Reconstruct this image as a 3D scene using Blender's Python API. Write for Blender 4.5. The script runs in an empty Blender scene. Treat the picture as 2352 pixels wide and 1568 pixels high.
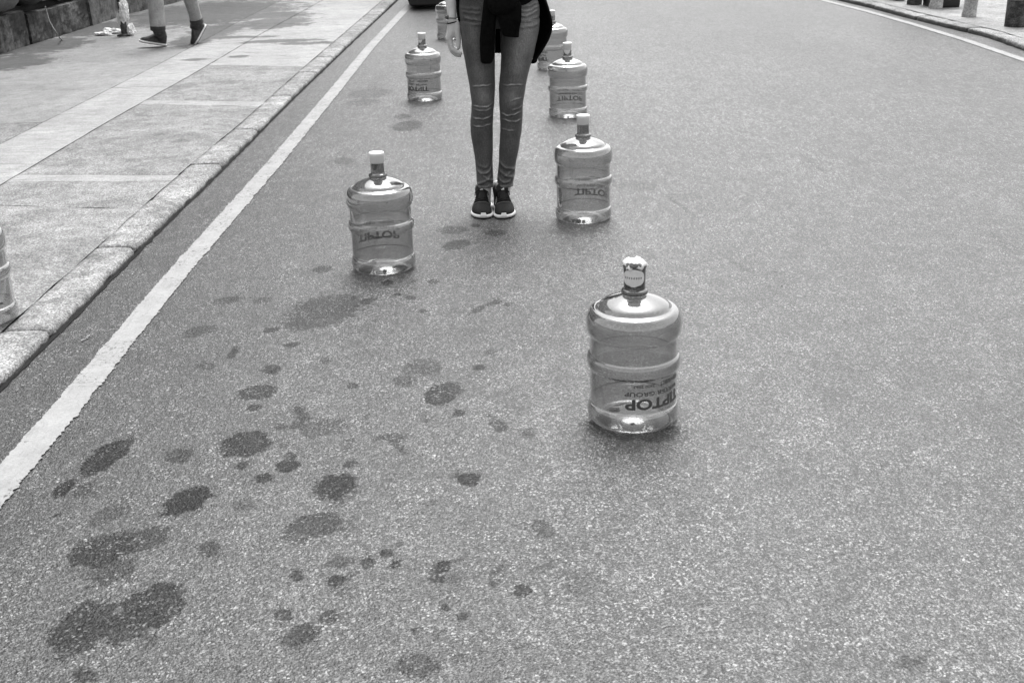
import bpy, bmesh, math, random
import numpy as np
from mathutils import Vector, Matrix, noise
R = math.radians
random.seed(7)
S = bpy.context.scene
COL = S.collection

# ------------------------------------------------------------------ camera
FPX = 2690.48; TH = R(21.1459); RO = R(-1.7876); CH = 1.4711
fw = Vector((0, math.cos(TH), -math.sin(TH)))
rr = Vector((1, 0, 0)); uu = rr.cross(fw)
cr = rr*math.cos(RO) + uu*math.sin(RO)
cu = -rr*math.sin(RO) + uu*math.cos(RO)
cam = bpy.data.cameras.new('camera'); camo = bpy.data.objects.new('camera', cam); COL.objects.link(camo)
cam.sensor_width = 36; cam.sensor_fit = 'HORIZONTAL'; cam.lens = FPX/2352*36
cam.clip_start = .05; cam.clip_end = 500
M = Matrix((cr, cu, -fw)).transposed().to_4x4(); M.translation = Vector((0, 0, CH))
camo.matrix_world = M
cam.dof.use_dof = True; cam.dof.focus_distance = 4.9; cam.dof.aperture_fstop = 11
S.camera = camo

# ------------------------------------------------------------------ sky, sun, exposure (soft overcast light, black and white film)
SUN_EL, SUN_AZ = R(66), R(10)          # azimuth from +Y towards +X
W = bpy.data.worlds.new('World'); S.world = W; W.use_nodes = True
nt = W.node_tree; bg = nt.nodes['Background']
sky = nt.nodes.new('ShaderNodeTexSky'); sky.sky_type = 'NISHITA'; sky.sun_disc = False
sky.sun_elevation = SUN_EL; sky.sun_rotation = SUN_AZ; sky.air_density = 1.6; sky.dust_density = 5; sky.ozone_density = 1
bw = nt.nodes.new('ShaderNodeRGBToBW')
nt.links.new(sky.outputs[0], bw.inputs[0]); nt.links.new(bw.outputs[0], bg.inputs[0]); bg.inputs[1].default_value = .13
sl = bpy.data.lights.new('sun', 'SUN'); sl.energy = 1.1; sl.angle = R(30)
so = bpy.data.objects.new('sun', sl); COL.objects.link(so)
sd = Vector((math.sin(SUN_AZ)*math.cos(SUN_EL), math.cos(SUN_AZ)*math.cos(SUN_EL), math.sin(SUN_EL)))
so.rotation_euler = sd.to_track_quat('Z', 'Y').to_euler(); so.location = (0, 0, 12)
S.view_settings.view_transform = 'Standard'; S.view_settings.look = 'None'
S.view_settings.exposure = 1.3; S.view_settings.gamma = 1; S.view_settings.use_curve_mapping = False
S.render.engine = 'CYCLES'
S.cycles.max_bounces = 12; S.cycles.transparent_max_bounces = 24; S.cycles.glossy_bounces = 5
S.cycles.caustics_reflective = False; S.cycles.caustics_refractive = False

# ------------------------------------------------------------------ helpers
def ray(px, py): return fw + cr*((px-1176)/FPX) - cu*((py-784)/FPX)
def G(px, py, z=0.0):          # point of the level z seen at px,py of the 2352 wide photograph
    d = ray(px, py); t = (z-CH)/d.z; return Vector((0, 0, CH)) + d*t
def V(px, py, y):              # point of the upright plane y
    d = ray(px, py); return Vector((0, 0, CH)) + d*(y/d.y)

def link(o, parent=None):
    COL.objects.link(o)
    if parent: o.parent = parent
    return o
def tag(o, label=None, cat=None, group=None, kind=None):
    if label: o['label'] = label
    if cat: o['category'] = cat
    if group: o['group'] = group
    if kind: o['kind'] = kind
    return o
def thing(name, loc, label, cat, group=None, rz=0):
    o = bpy.data.objects.new(name, None); o.empty_display_size = .1; link(o)
    o.location = loc; o.rotation_euler = (0, 0, rz); return tag(o, label, cat, group)
def mesh(name, verts, faces, mat, parent=None, smooth=True):
    me = bpy.data.meshes.new(name); me.from_pydata([tuple(v) for v in verts], [], faces); me.update()
    if smooth: me.polygons.foreach_set('use_smooth', [True]*len(me.polygons))
    if mat: me.materials.append(mat)
    return link(bpy.data.objects.new(name, me), parent)
class MB:
    def __init__(s): s.v = []; s.f = []
    def add(s, v, f):
        b = len(s.v); s.v += [Vector(p) for p in v]; s.f += [tuple(i+b for i in q) for q in f]; return b
    def box(s, x0, x1, y0, y1, z0, z1):
        s.add([(x, y, z) for z in (z0, z1) for y in (y0, y1) for x in (x0, x1)],
              [(0, 2, 3, 1), (4, 5, 7, 6), (0, 1, 5, 4), (2, 6, 7, 3), (0, 4, 6, 2), (1, 3, 7, 5)])
    def rings(s, rings, cap0=True, cap1=True):
        n = len(rings[0]); v = [p for r in rings for p in r]; f = []
        for i in range(len(rings)-1):
            for j in range(n):
                k = (j+1) % n; f.append((i*n+j, i*n+k, (i+1)*n+k, (i+1)*n+j))
        if cap0: f.append(tuple(range(n-1, -1, -1)))
        if cap1: f.append(tuple((len(rings)-1)*n+j for j in range(n)))
        s.add(v, f)
    def lathe(s, prof, n=48, c=(0, 0, 0)):
        rg = [[(c[0]+r*math.cos(2*math.pi*j/n), c[1]+r*math.sin(2*math.pi*j/n), c[2]+z) for j in range(n)] for r, z in prof]
        s.rings(rg, prof[0][0] > 1e-4, prof[-1][0] > 1e-4)
    def loft(s, secs, n=20):      # level sections (x, y, z, rx, ry)
        s.rings([[(x+a*math.cos(2*math.pi*j/n), y+b*math.sin(2*math.pi*j/n), z) for j in range(n)] for x, y, z, a, b in secs])
    def tube(s, pts, rads, n=12, flat=1.0, up=None, round_ends=True):
        pts = [Vector(p) for p in pts]; rads = list(rads)
        if round_ends:
            a = (pts[0]-pts[1]).normalized(); b = (pts[-1]-pts[-2]).normalized(); r0, r1 = rads[0], rads[-1]
            P = [pts[0]+a*r0*.92, pts[0]+a*r0*.6]; Q = [r0*.4, r0*.8]
            P += pts; Q += rads; P += [pts[-1]+b*r1*.6, pts[-1]+b*r1*.92]; Q += [r1*.8, r1*.4]
            pts, rads = P, Q
        rg = []; prev = Vector(up) if up else None
        for i, p in enumerate(pts):
            t = (pts[min(i+1, len(pts)-1)]-pts[max(i-1, 0)]).normalized()
            if prev is None: prev = t.orthogonal()
            u = (prev-t*prev.dot(t)).normalized(); w = t.cross(u); prev = u
            rg.append([p+u*(rads[i]*math.cos(2*math.pi*j/n))+w*(rads[i]*flat*math.sin(2*math.pi*j/n)) for j in range(n)])
        s.rings(rg)
    def obj(s, name, mat, parent=None, smooth=True): return mesh(name, s.v, s.f, mat, parent, smooth)

def finish(o, voxel=None, smooth=0, subsurf=0, bevel=0, solid=0):
    if solid: m = o.modifiers.new('s', 'SOLIDIFY'); m.thickness = solid; m.offset = 0
    if voxel: m = o.modifiers.new('r', 'REMESH'); m.mode = 'VOXEL'; m.voxel_size = voxel; m.use_smooth_shade = True
    if smooth: m = o.modifiers.new('m', 'SMOOTH'); m.factor = .5; m.iterations = smooth
    if bevel: m = o.modifiers.new('b', 'BEVEL'); m.width = bevel; m.segments = 2; m.limit_method = 'ANGLE'; m.angle_limit = R(40)
    if subsurf: m = o.modifiers.new('u', 'SUBSURF'); m.levels = subsurf; m.render_levels = subsurf
    bpy.context.view_layer.update(); dg = bpy.context.evaluated_depsgraph_get()
    me = bpy.data.meshes.new_from_object(o.evaluated_get(dg)); old = o.data; o.modifiers.clear(); me.name = old.name; o.data = me
    if not bevel: me.polygons.foreach_set('use_smooth', [True]*len(me.polygons))
    return o
def copy_tree(o, parent=None):
    c = o.copy(); COL.objects.link(c)
    if parent: c.parent = parent
    for ch in list(o.children): copy_tree(ch, c)
    return c
def co(me): a = np.empty(len(me.vertices)*3, np.float32); me.vertices.foreach_get('co', a); return a.reshape(-1, 3)
def nrm(me): a = np.empty(len(me.vertices)*3, np.float32); me.vertices.foreach_get('normal', a); return a.reshape(-1, 3)
def attr(me, name, vals):
    a = me.attributes.new(name, 'FLOAT', 'POINT'); a.data.foreach_set('value', np.asarray(vals, np.float32))

# ------------------------------------------------------------------ materials (all neutral greys: the photograph is black and white)
class Mat:
    def __init__(s, name):
        s.m = bpy.data.materials.new(name); s.m.use_nodes = True; s.t = s.m.node_tree; s.b = s.t.nodes['Principled BSDF']
        s.c = s.t.nodes.new('ShaderNodeTexCoord').outputs['Object']
    def n(s, typ, **k):
        x = s.t.nodes.new('ShaderNode'+typ)
        for a, b in k.items(): setattr(x, a, b)
        return x
    def l(s, a, b): s.t.links.new(a, b)
    def noise(s, scale, detail=3, rough=.6, vec=None):
        x = s.n('TexNoise'); x.inputs['Scale'].default_value = scale; x.inputs['Detail'].default_value = detail
        x.inputs['Roughness'].default_value = rough; s.l(vec or s.c, x.inputs['Vector']); return x.outputs[0]
    def voro(s, scale, out='Color', vec=None, feature='F1'):
        x = s.n('TexVoronoi', feature=feature); x.inputs['Scale'].default_value = scale; s.l(vec or s.c, x.inputs['Vector']); return x.outputs[out]
    def ramp(s, f, a, b, lo, hi):        # map range, smooth
        x = s.n('MapRange', interpolation_type='SMOOTHSTEP'); s.l(f, x.inputs[0])
        for i, v in zip((1, 2, 3, 4), (a, b, lo, hi)): x.inputs[i].default_value = v
        return x.outputs[0]
    def math(s, op, a, b=None):
        x = s.n('Math', operation=op)
        for i, v in enumerate((a, b)):
            if v is None: continue
            if isinstance(v, (int, float)): x.inputs[i].default_value = v
            else: s.l(v, x.inputs[i])
        return x.outputs[0]
    def attr(s, name): x = s.n('Attribute', attribute_name=name); return x.outputs['Fac']
    def sep(s):
        x = s.n('SeparateXYZ'); s.l(s.c, x.inputs[0]); return x.outputs
    def scalev(s, v):
        x = s.n('Mapping'); x.inputs['Scale'].default_value = v; s.l(s.c, x.inputs[0]); return x.outputs[0]
    def color(s, f): s.l(f, s.b.inputs['Base Color'])
    def bump(s, f, strength, dist):
        x = s.n('Bump'); x.inputs['Strength'].default_value = strength; x.inputs['Distance'].default_value = dist
        s.l(f, x.inputs['Height']); s.l(x.outputs[0], s.b.inputs['Normal'])
def simple(name, g, rough=.6, spec=.5, var=.25, scale=30, bump=0, metal=0):
    m = Mat(name); m.color(m.math('MULTIPLY', m.ramp(m.noise(scale, 4), .3, .7, 1-var, 1+var), g))
    m.b.inputs['Roughness'].default_value = rough; m.b.inputs['Specular IOR Level'].default_value = spec; m.b.inputs['Metallic'].default_value = metal
    if bump: m.bump(m.noise(scale*3, 4), .6, bump)
    return m.m

def asphalt():
    m = Mat('asphalt')
    base = m.ramp(m.noise(.55, 3), .3, .7, .86, 1.14)
    mid = m.ramp(m.noise(5, 4, .65), .28, .72, .86, 1.14)
    sx = m.sep()
    gut = m.ramp(sx[0], -1.75, .5, .60, 1.03)                       # grimier lane edge along the left kerb
    gutr = m.ramp(sx[0], 3.9, 4.5, 1.0, .8)
    s1 = m.voro(370); s2 = m.voro(215); s3 = m.voro(60)
    def bwv(o): x = m.n('RGBToBW'); m.l(o, x.inputs[0]); return x.outputs[0]
    r1, r2, r3 = bwv(s1), bwv(s2), bwv(s3)
    c1 = m.ramp(r1, .25, .8, .30, 1.85); c2 = m.ramp(r2, .25, .75, .5, 1.55); c3 = m.ramp(r3, .25, .75, .9, 1.1)
    chips = m.ramp(r2, .76, .86, 0, .22)                           # pale stone chips
    fine = m.ramp(m.noise(420, 2), .3, .7, .7, 1.3)
    v = m.math('MULTIPLY', base, mid)
    for f in (gut, gutr, c1, c2, c3, fine): v = m.math('MULTIPLY', v, f)
    fld, st = m.attr('stain_shade'), m.attr('depth')
    nz = m.ramp(m.noise(30, 6, .8), .28, .72, -.30, .30)
    mask = m.math('MULTIPLY', m.ramp(m.math('ADD', fld, nz), .16, .36, 0, 1), m.math('POWER', st, .6))
    v = m.math('MULTIPLY', v, m.math('SUBTRACT', 1.0, m.math('MULTIPLY', mask, .68)))
    v = m.math('MULTIPLY', v, .057)
    for sc_, am_ in ((28, .06), (13, .06)):
        q_ = m.n('RGBToBW'); m.l(m.voro(sc_, vec=m.scalev((1, .6, 1))), q_.inputs[0]); v = m.math('MULTIPLY', v, m.ramp(q_.outputs[0], .25, .75, 1-am_, 1+am_))
    v = m.math('MULTIPLY', v, m.ramp(m.noise(46, 5, .85, m.scalev((1, .45, 1))), .3, .7, .90, 1.10))
    v = m.math('MULTIPLY', v, m.ramp(sx[0], .7, 3.0, 1.03, .74))  # darker to the right: lane tone with lens vignetting painted in
    far = m.ramp(sx[1], 2.6, 8.0, 0, 1)
    for sc_, ys_, a0_, a1_ in ((190, .5, .30, .45), (85, .26, .04, .42)):
        am_ = m.math('ADD', a0_, m.math('MULTIPLY', far, a1_-a0_))
        q_ = m.n('RGBToBW'); m.l(m.voro(sc_, vec=m.scalev((1, ys_, 1))), q_.inputs[0]); v = m.math('MULTIPLY', v, m.math('ADD', 1.0, m.math('MULTIPLY', am_, m.ramp(q_.outputs[0], .3, .7, -1, 1))))
    v = m.math('MULTIPLY', v, m.ramp(m.noise(1.4, 4, .6, m.scalev((1, .16, 1))), .3, .7, .86, 1.12))
    ch = m.math('MULTIPLY', chips, m.ramp(m.noise(9, 2), .35, .7, .15, 1))
    v = m.math('ADD', v, m.math('MULTIPLY', ch, m.math('SUBTRACT', 1.0, m.math('MULTIPLY', mask, .35))))
    crk = m.ramp(m.noise(1.1, 6, .75), .497, .503, 0, 1); cr2 = m.math('SUBTRACT', 1.0, m.math('MULTIPLY', m.math('MULTIPLY', crk, m.math('SUBTRACT', 1.0, m.ramp(m.noise(1.1, 6, .75), .503, .509, 0, 1))), m.ramp(m.noise(.45, 2), .52, .62, 0, .45)))
    v = m.math('MULTIPLY', v, cr2)
    m.color(v); m.b.inputs['Roughness'].default_value = .43; m.l(m.math('SUBTRACT', .50, m.math('MULTIPLY', mask, .35)), m.b.inputs['Specular IOR Level'])
    h = m.math('ADD', m.voro(230, 'Distance'), m.math('MULTIPLY', m.voro(120, 'Distance'), .8))
    m.bump(h, .55, .003); return m.m
def concrete(name, g, rib=False, dirt=.3, grain=1.0):
    m = Mat(name)
    v = m.math('MULTIPLY', m.ramp(m.noise(1.1, 4), .3, .7, 1-dirt*.5, 1+dirt*.3), m.ramp(m.noise(9, 6, .8), .3, .7, 1-dirt*.8, 1+dirt*.5))
    v = m.math('MULTIPLY', v, m.ramp(m.noise(3.2, 6, .8), .36, .52, 1-dirt*.7, 1.0))
    v = m.math('MULTIPLY', v, m.ramp(m.noise(90, 3, .8), .3, .7, 1-.25*grain, 1+.2*grain))
    v = m.math('MULTIPLY', v, m.ramp(m.noise(260, 2, .8), .3, .7, 1-.25*grain, 1+.2*grain))
    bwn = m.n('RGBToBW'); m.l(m.voro(170), bwn.inputs[0]); v = m.math('MULTIPLY', v, m.ramp(bwn.outputs[0], .25, .75, 1-.34*grain, 1+.22*grain))
    pit = m.ramp(m.voro(48, 'Distance'), .04, .16, .45, 1.0)
    v = m.math('MULTIPLY', v, pit)
    w = m.math('MULTIPLY', m.attr('wet_shade'), 1.0)
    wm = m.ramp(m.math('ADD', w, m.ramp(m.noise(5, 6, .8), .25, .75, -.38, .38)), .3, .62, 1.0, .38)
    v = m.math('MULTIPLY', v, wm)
    if rib:
        r = m.noise(9, 3, .7, m.scalev((.35, 9, 1)))
        v = m.math('MULTIPLY', v, m.ramp(r, .38, .52, .78, 1.04))
    v = m.math('MULTIPLY', v, g); m.color(v)
    m.b.inputs['Roughness'].default_value = .8; m.b.inputs['Specular IOR Level'].default_value = .35
    m.bump(m.noise(110, 4, .75), .6, .004); return m.m

M_ASPH = asphalt()
M_SLAB = concrete('pavement_concrete', .265, dirt=.4, grain=1.2)
M_SLAB2 = concrete('pavement_concrete_smooth', .27, dirt=.25, grain=.6)
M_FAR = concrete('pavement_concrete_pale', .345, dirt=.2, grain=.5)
M_STRIP = concrete('pavement_strip_concrete', .335, rib=True, dirt=.2, grain=.5)
M_JOINT = simple('joint_dirt', .05, .9, .2)
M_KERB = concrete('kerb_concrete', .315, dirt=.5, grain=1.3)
M_WALL = concrete('grimy_concrete', .10, dirt=1.2)
M_BOWL = concrete('bowl_concrete', .16, dirt=.25, grain=.4)
M_BOWLD = concrete('bowl_concrete_dark', .07, dirt=.3, grain=.4)
M_DARK = simple('dark_recess', .012, .8, .2)
M_POST = concrete('bollard_concrete', .50, dirt=.3)
M_POSTL = concrete('bollard_concrete_pale', .55, dirt=.3)
M_POSTD = concrete('bollard_dark_paint', .10, dirt=.8)
M_BLACK = simple('black_plastic', .01, .4, .5)
def line_paint():
    m = Mat('road_paint')
    v = m.math('MULTIPLY', m.ramp(m.noise(7, 5, .7), .3, .7, .84, 1.05), m.ramp(m.noise(120, 3, .7), .3, .7, .88, 1.06))
    st = m.ramp(m.noise(8, 4, .75, m.scalev((6, 1, 1))), .52, .66, 1.0, .84); v = m.math('MULTIPLY', v, st)
    hole = m.ramp(m.noise(60, 5, .85), .555, .59, 0, 1)
    clump = m.ramp(m.noise(3.2, 3), .42, .58, 0, 1)
    hm = m.math('MULTIPLY', hole, clump)
    v = m.math('ADD', m.math('MULTIPLY', v, .30), m.math('MULTIPLY', hm, -.3)); m.color(m.math('MAXIMUM', v, .07))
    m.b.inputs['Roughness'].default_value = .7; m.bump(m.noise(140, 3), .5, .003); return m.m
M_PAINT = line_paint()

def bottle_mat(name, clear, edge, milk, rough=.07, fs=1.9):
    m = bpy.data.materials.new(name); m.use_nodes = True; t = m.node_tree; t.nodes.clear()
    n = lambda k: t.nodes.new('ShaderNode'+k)
    out = n('OutputMaterial'); lw = n('LayerWeight'); lw.inputs[0].default_value = .35
    mr = n('MapRange'); t.links.new(lw.outputs['Facing'], mr.inputs[0]); mr.inputs[1].default_value = .15; mr.inputs[2].default_value = .95
    mr.inputs[3].default_value = clear; mr.inputs[4].default_value = edge
    tr = n('BsdfTransparent'); t.links.new(mr.outputs[0], tr.inputs[0])
    df = n('BsdfDiffuse'); df.inputs[0].default_value = (.55,)*3+(1,)
    tl = n('BsdfTranslucent'); tl.inputs[0].default_value = (.6,)*3+(1,)
    ad = n('MixShader'); ad.inputs[0].default_value = .5; t.links.new(df.outputs[0], ad.inputs[1]); t.links.new(tl.outputs[0], ad.inputs[2])
    mk = n('MixShader'); t.links.new(tr.outputs[0], mk.inputs[1]); t.links.new(ad.outputs[0], mk.inputs[2])
    tc = n('TexCoord'); nz = n('TexNoise'); nz.inputs['Scale'].default_value = 14; nz.inputs['Detail'].default_value = 5; t.links.new(tc.outputs['Object'], nz.inputs['Vector'])
    mm = n('MapRange'); t.links.new(nz.outputs[0], mm.inputs[0]); mm.inputs[1].default_value = .35; mm.inputs[2].default_value = .7
    mm.inputs[3].default_value = milk*.7; mm.inputs[4].default_value = milk*1.4; t.links.new(mm.outputs[0], mk.inputs[0])
    gl = n('BsdfGlossy'); gl.inputs['Roughness'].default_value = rough
    fr = n('Fresnel'); ge = n('NewGeometry'); mi = n('MapRange'); mi.inputs[3].default_value = 1.72; mi.inputs[4].default_value = 1/1.72; t.links.new(ge.outputs['Backfacing'], mi.inputs[0]); t.links.new(mi.outputs[0], fr.inputs[0])
    bp = n('Bump'); bp.inputs['Strength'].default_value = .12; bp.inputs['Distance'].default_value = .004
    n2 = n('TexNoise'); n2.inputs['Scale'].default_value = 16; n2.inputs['Detail'].default_value = 2; t.links.new(tc.outputs['Object'], n2.inputs['Vector'])
    t.links.new(n2.outputs[0], bp.inputs['Height']); t.links.new(bp.outputs[0], gl.inputs['Normal'])
    f2 = n('Math'); f2.operation = 'MULTIPLY'; f2.use_clamp = True; f2.inputs[1].default_value = fs; t.links.new(fr.outputs[0], f2.inputs[0])
    mx = n('MixShader'); t.links.new(f2.outputs[0], mx.inputs[0]); t.links.new(mk.outputs[0], mx.inputs[1]); t.links.new(gl.outputs[0], mx.inputs[2])
    t.links.new(mx.outputs[0], out.inputs[0]); return m
M_BOT = bottle_mat('bottle_plastic', .67, .26, .07, .09, 2.7)
M_NECK = bottle_mat('neck_plastic', .42, .12, .03)
M_CAP = simple('cap_plastic', .82, .4, .5, .03)
M_PRINT = simple('label_ink', .075, .5, .4, .1)
M_FILM = bottle_mat('seal_film', .30, .08, .02, .12)
M_PAPER = simple('paper', .8, .7, .3, .06, 60, .002)

# ------------------------------------------------------------------ stains on the asphalt and a painted contact shadow under the front bottle: px, py, rx, ry (photograph), tilt, depth
STN_SHADE = [(744,714,84,34,-14,.55),(701,734,46,24,-14,.5),(625,849,22,11,-5,.75),(592,900,44,17,-8,.75),(566,1019,56,28,-10,.9),(556,1068,13,9,-10,.85),
(606,1097,19,11,-8,.95),(668,1047,11,8,0,.8),(662,1070,25,15,-8,.9),(771,1116,46,28,-10,1),(1015,905,42,23,-20,.85),(1035,893,26,14,15,.7),(1099,844,13,7,0,.8),
(1056,948,14,7,0,.8),(1076,1100,26,15,-5,.95),(809,885,13,7,0,.75),(583,937,15,7,0,.7),(687,942,13,9,0,.6),(695,958,15,10,0,.6),(683,975,18,6,-20,.6),(899,1004,35,8,0,.55),
(916,1024,28,7,40,.5),(1147,978,20,13,20,.6),(668,793,18,6,-8,.75),(625,758,20,6,-8,.6),(536,809,8,18,25,.6),(741,618,22,8,-5,.6),(890,649,15,6,-10,.7),
(998,646,14,6,0,.6),(944,684,12,5,0,.6),(913,677,8,3,0,.8),(1137,694,18,6,-15,.6),(1097,711,22,6,-25,.55),(1167,699,10,4,0,.6),(972,714,10,4,0,.6),(843,691,18,7,-12,.6),
(972,842,40,18,0,.35),(932,876,28,13,0,.4),(744,981,52,20,-8,.3),(807,1064,16,8,0,.6),(1040,528,34,9,-3,.6),(1048,562,30,10,-10,.65),(1140,535,24,7,-3,.6),(1092,518,10,4,0,.9),(935,290,34,11,-6,.65),
(925,268,20,5,0,.5),(790,370,22,8,0,.35),(244,1048,64,23,-33,1),(272,1030,40,14,-33,.7),(148,1121,30,13,-35,1),(430,1149,60,25,-20,1),(240,1262,78,34,-18,.8),(330,1238,60,22,-20,.5),(724,1206,66,27,-12,.6),(690,1225,40,14,-12,.4),
(480,1261,25,18,-10,.6),(772,1333,22,14,-10,.9),(684,1321,16,11,0,.7),(886,1271,15,12,0,.9),(908,1297,13,11,20,.9),(844,1291,17,12,0,.7),(780,1289,32,13,-10,.45),(340,1398,84,46,-30,.85),(290,1448,52,20,-30,.6),
(190,1440,82,46,-35,.75),(256,1312,56,26,-20,.4),(412,1047,32,16,-10,.55),(192,1125,24,12,-30,.4),(752,1417,28,14,-10,.6),(690,1458,42,22,-20,.6),(650,1412,22,12,0,.6),(192,1553,28,14,0,.6),(1017,1302,20,14,-5,.9),(1003,1327,16,9,0,.7),
(1197,1355,21,14,5,.8),(1247,1213,26,18,20,.45),(1060,1415,15,9,0,.6),(1025,1395,13,7,0,.6),(958,1445,14,8,0,.6),(960,1530,52,25,0,.45),(130,1182,10,4,0,.7),(108,1000,16,6,-20,.5),(1340,1340,55,30,10,.12),(2090,1520,32,16,0,.4),
(1840,345,75,4,44,.22),(1930,440,60,4,40,.2),(1560,470,50,3,35,.2),(2130,300,60,4,30,.15),(1450,425,60,12,5,.12),(850,215,50,10,-4,.35),(835,235,36,8,-4,.3),(520,690,30,8,-10,.45),(460,760,40,10,-12,.35),(600,690,22,7,-8,.35),(470,840,20,8,0,.35),(250,1180,50,16,-25,.3),(560,1160,26,14,0,.3),(1455,985,110,26,4,.5),(2300,560,70,5,38,.12),(1700,610,60,5,30,.12)]
rs = random.Random(21)
for _k in range(110):        # small faint drips scattered round the big ones
    _x, _y = rs.uniform(120, 1260), rs.uniform(620, 1540); _r = rs.uniform(4, 15)*(.5+_y/1600)
    if _y < 1500-1.17*_x+180: continue
    STN_SHADE.append((_x, _y, _r, _r*rs.uniform(.4, .7), rs.uniform(-30, 5), rs.uniform(.08, .38)))
def grid_axis(parts):
    a = [parts[0][0]]
    for x0, x1, s in parts:
        n = max(1, int(round((x1-x0)/s))); a += [x0+(x1-x0)*(i+1)/n for i in range(n)]
    return np.array(a)
def build_road():
    X = grid_axis([(-60, -8, 10), (-8, -1.8, 1), (-1.8, 1.3, .012), (1.3, 2.4, .05), (2.4, 8, .8), (8, 60, 8)])
    Y = grid_axis([(-20, 1.7, 2), (1.7, 7.2, .014), (7.2, 9.5, .05), (9.5, 25, 1.5), (25, 150, 12)])
    gx, gy = np.meshgrid(X, Y); nx, ny = len(X), len(Y)
    fld = np.zeros(gx.shape); dep = np.zeros(gx.shape)
    # projection of every ground point to the photograph's plane gives the stain or painted shadow it belongs to
    P = np.stack([gx, gy, np.full(gx.shape, -CH)], -1)
    for (px, py, a, b, t, s) in STN_SHADE:
        c = G(px, py); t = R(t)
        ea = G(px+a*math.cos(t), py+a*math.sin(t))-c; eb = G(px-b*math.sin(t), py+b*math.cos(t))-c
        D = np.linalg.inv(np.array([[ea.x, eb.x], [ea.y, eb.y]]))
        u = D[0, 0]*(gx-c.x)+D[0, 1]*(gy-c.y); v = D[1, 0]*(gx-c.x)+D[1, 1]*(gy-c.y)
        f = 1.32-np.sqrt(u*u+v*v); k = (f*s > fld*dep) & (f > 0); dep[k] = s; fld[k] = np.maximum(fld[k], f[k])
        z = (f <= 0) & (f > -.6) & (fld <= 0) & (dep == 0); dep[z] = s
    fld = np.clip(fld, 0, 1)
    v = np.stack([gx, gy, np.zeros(gx.shape)], -1).reshape(-1, 3)
    me = bpy.data.meshes.new('road'); me.vertices.add(nx*ny); me.vertices.foreach_set('co', v.ravel().astype(np.float32))
    i, j = np.meshgrid(np.arange(nx-1), np.arange(ny-1)); q = (j*nx+i).ravel()
    idx = np.stack([q, q+1, q+nx+1, q+nx], -1).ravel(); nf = len(q)
    me.loops.add(nf*4); me.loops.foreach_set('vertex_index', idx.astype(np.int32))
    me.polygons.add(nf); me.polygons.foreach_set('loop_start', np.arange(nf, dtype=np.int32)*4); me.polygons.foreach_set('loop_total', np.full(nf, 4, np.int32))
    me.update(calc_edges=True); me.materials.append(M_ASPH)
    attr(me, 'stain_shade', fld.ravel()); attr(me, 'depth', dep.ravel())
    return tag(link(bpy.data.objects.new('road', me)), 'worn grey asphalt road with dark damp spots and a painted bottle shadow', None, None, 'structure')
build_road()

def grit():
    b = MB(); rd = random.Random(5)
    for k in range(420):
        if k < 240: y = rd.uniform(2.6, 15); x = -1.655+abs(rd.gauss(0, .035))+.004
        else: y = rd.uniform(1.9, 9); x = rd.uniform(-1.6, 2.2)
        r = rd.uniform(.0012, .0034); c = Vector((x, y, r*.6)); a0 = rd.uniform(0, 6)
        top = [c+Vector((math.cos(a0+j*1.257)*r*rd.uniform(.5, 1), math.sin(a0+j*1.257)*r*rd.uniform(.5, 1.2), r*.4)) for j in range(5)]
        bot = [Vector((c.x+(p.x-c.x)*1.25, c.y+(p.y-c.y)*1.25, 0)) for p in top]; b.rings([bot, top])
    return tag(b.obj('grit', simple('grit_stone', .30, .8, .3, .9, 25), None, False), 'loose grit lying in the gutter and on the road', 'grit', None, 'stuff')
def interp(pl, y):
    for (x0, y0), (x1, y1) in zip(pl, pl[1:]):
        if y <= y1: return x0+(x1-x0)*(y-y0)/(y1-y0)
    return pl[-1][0]
def jag(y, s, amp, seed):
    return amp*(noise.noise(Vector((y*s, seed, 0)))*1.2+.6*noise.noise(Vector((y*s*4, seed, 3)))+.35*noise.noise(Vector((y*s*13, seed, 5))))
def marking(name, pl, wd, z, y0, y1, step, amp, label):
    v = []; f = []; y = y0; i = 0
    while y < y1:
        x = interp(pl, y); w = wd(y)/2
        v += [(x-w+jag(y, 9, amp*.8, 1)+jag(y, 60, amp*.35, 2), y, z), (x-w*.3, y, z), (x+w*.3, y, z), (x+w+jag(y, 12, amp, 9)+jag(y, 70, amp*.6, 5), y, z)]
        if i: b = 4*(i-1); f += [(b+k, b+k+1, b+k+5, b+k+4) for k in range(3)]
        i += 1; y += step*(1 if y < 8 else 2.5)
    return tag(mesh(name, v, f, M_PAINT, None, False), label, None, None, 'structure')
LPL = [(-1.41, 1), (-1.40, 2.8), (-1.393, 3.4), (-1.397, 4.65), (-1.365, 6.8), (-1.352, 9.45), (-1.35, 12.25), (-1.28, 16.1), (-1.1, 22)]
marking('road_marking', LPL, lambda y: .098 if y > 4 else .098+(4-y)*.006, .004, 1.2, 40, .005, .009, 'ragged white painted line along the left kerb')
RPL = [(4.30, 0), (4.36, 9.9), (4.38, 11.3), (4.35, 12.66), (4.28, 14.13), (4.137, 15.73), (3.8, 18), (2.2, 24), (-2, 32)]
marking('road_marking', RPL, lambda y: .085, .004, 1, 32, .04, .004, 'clean white painted line along the right kerb')
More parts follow.
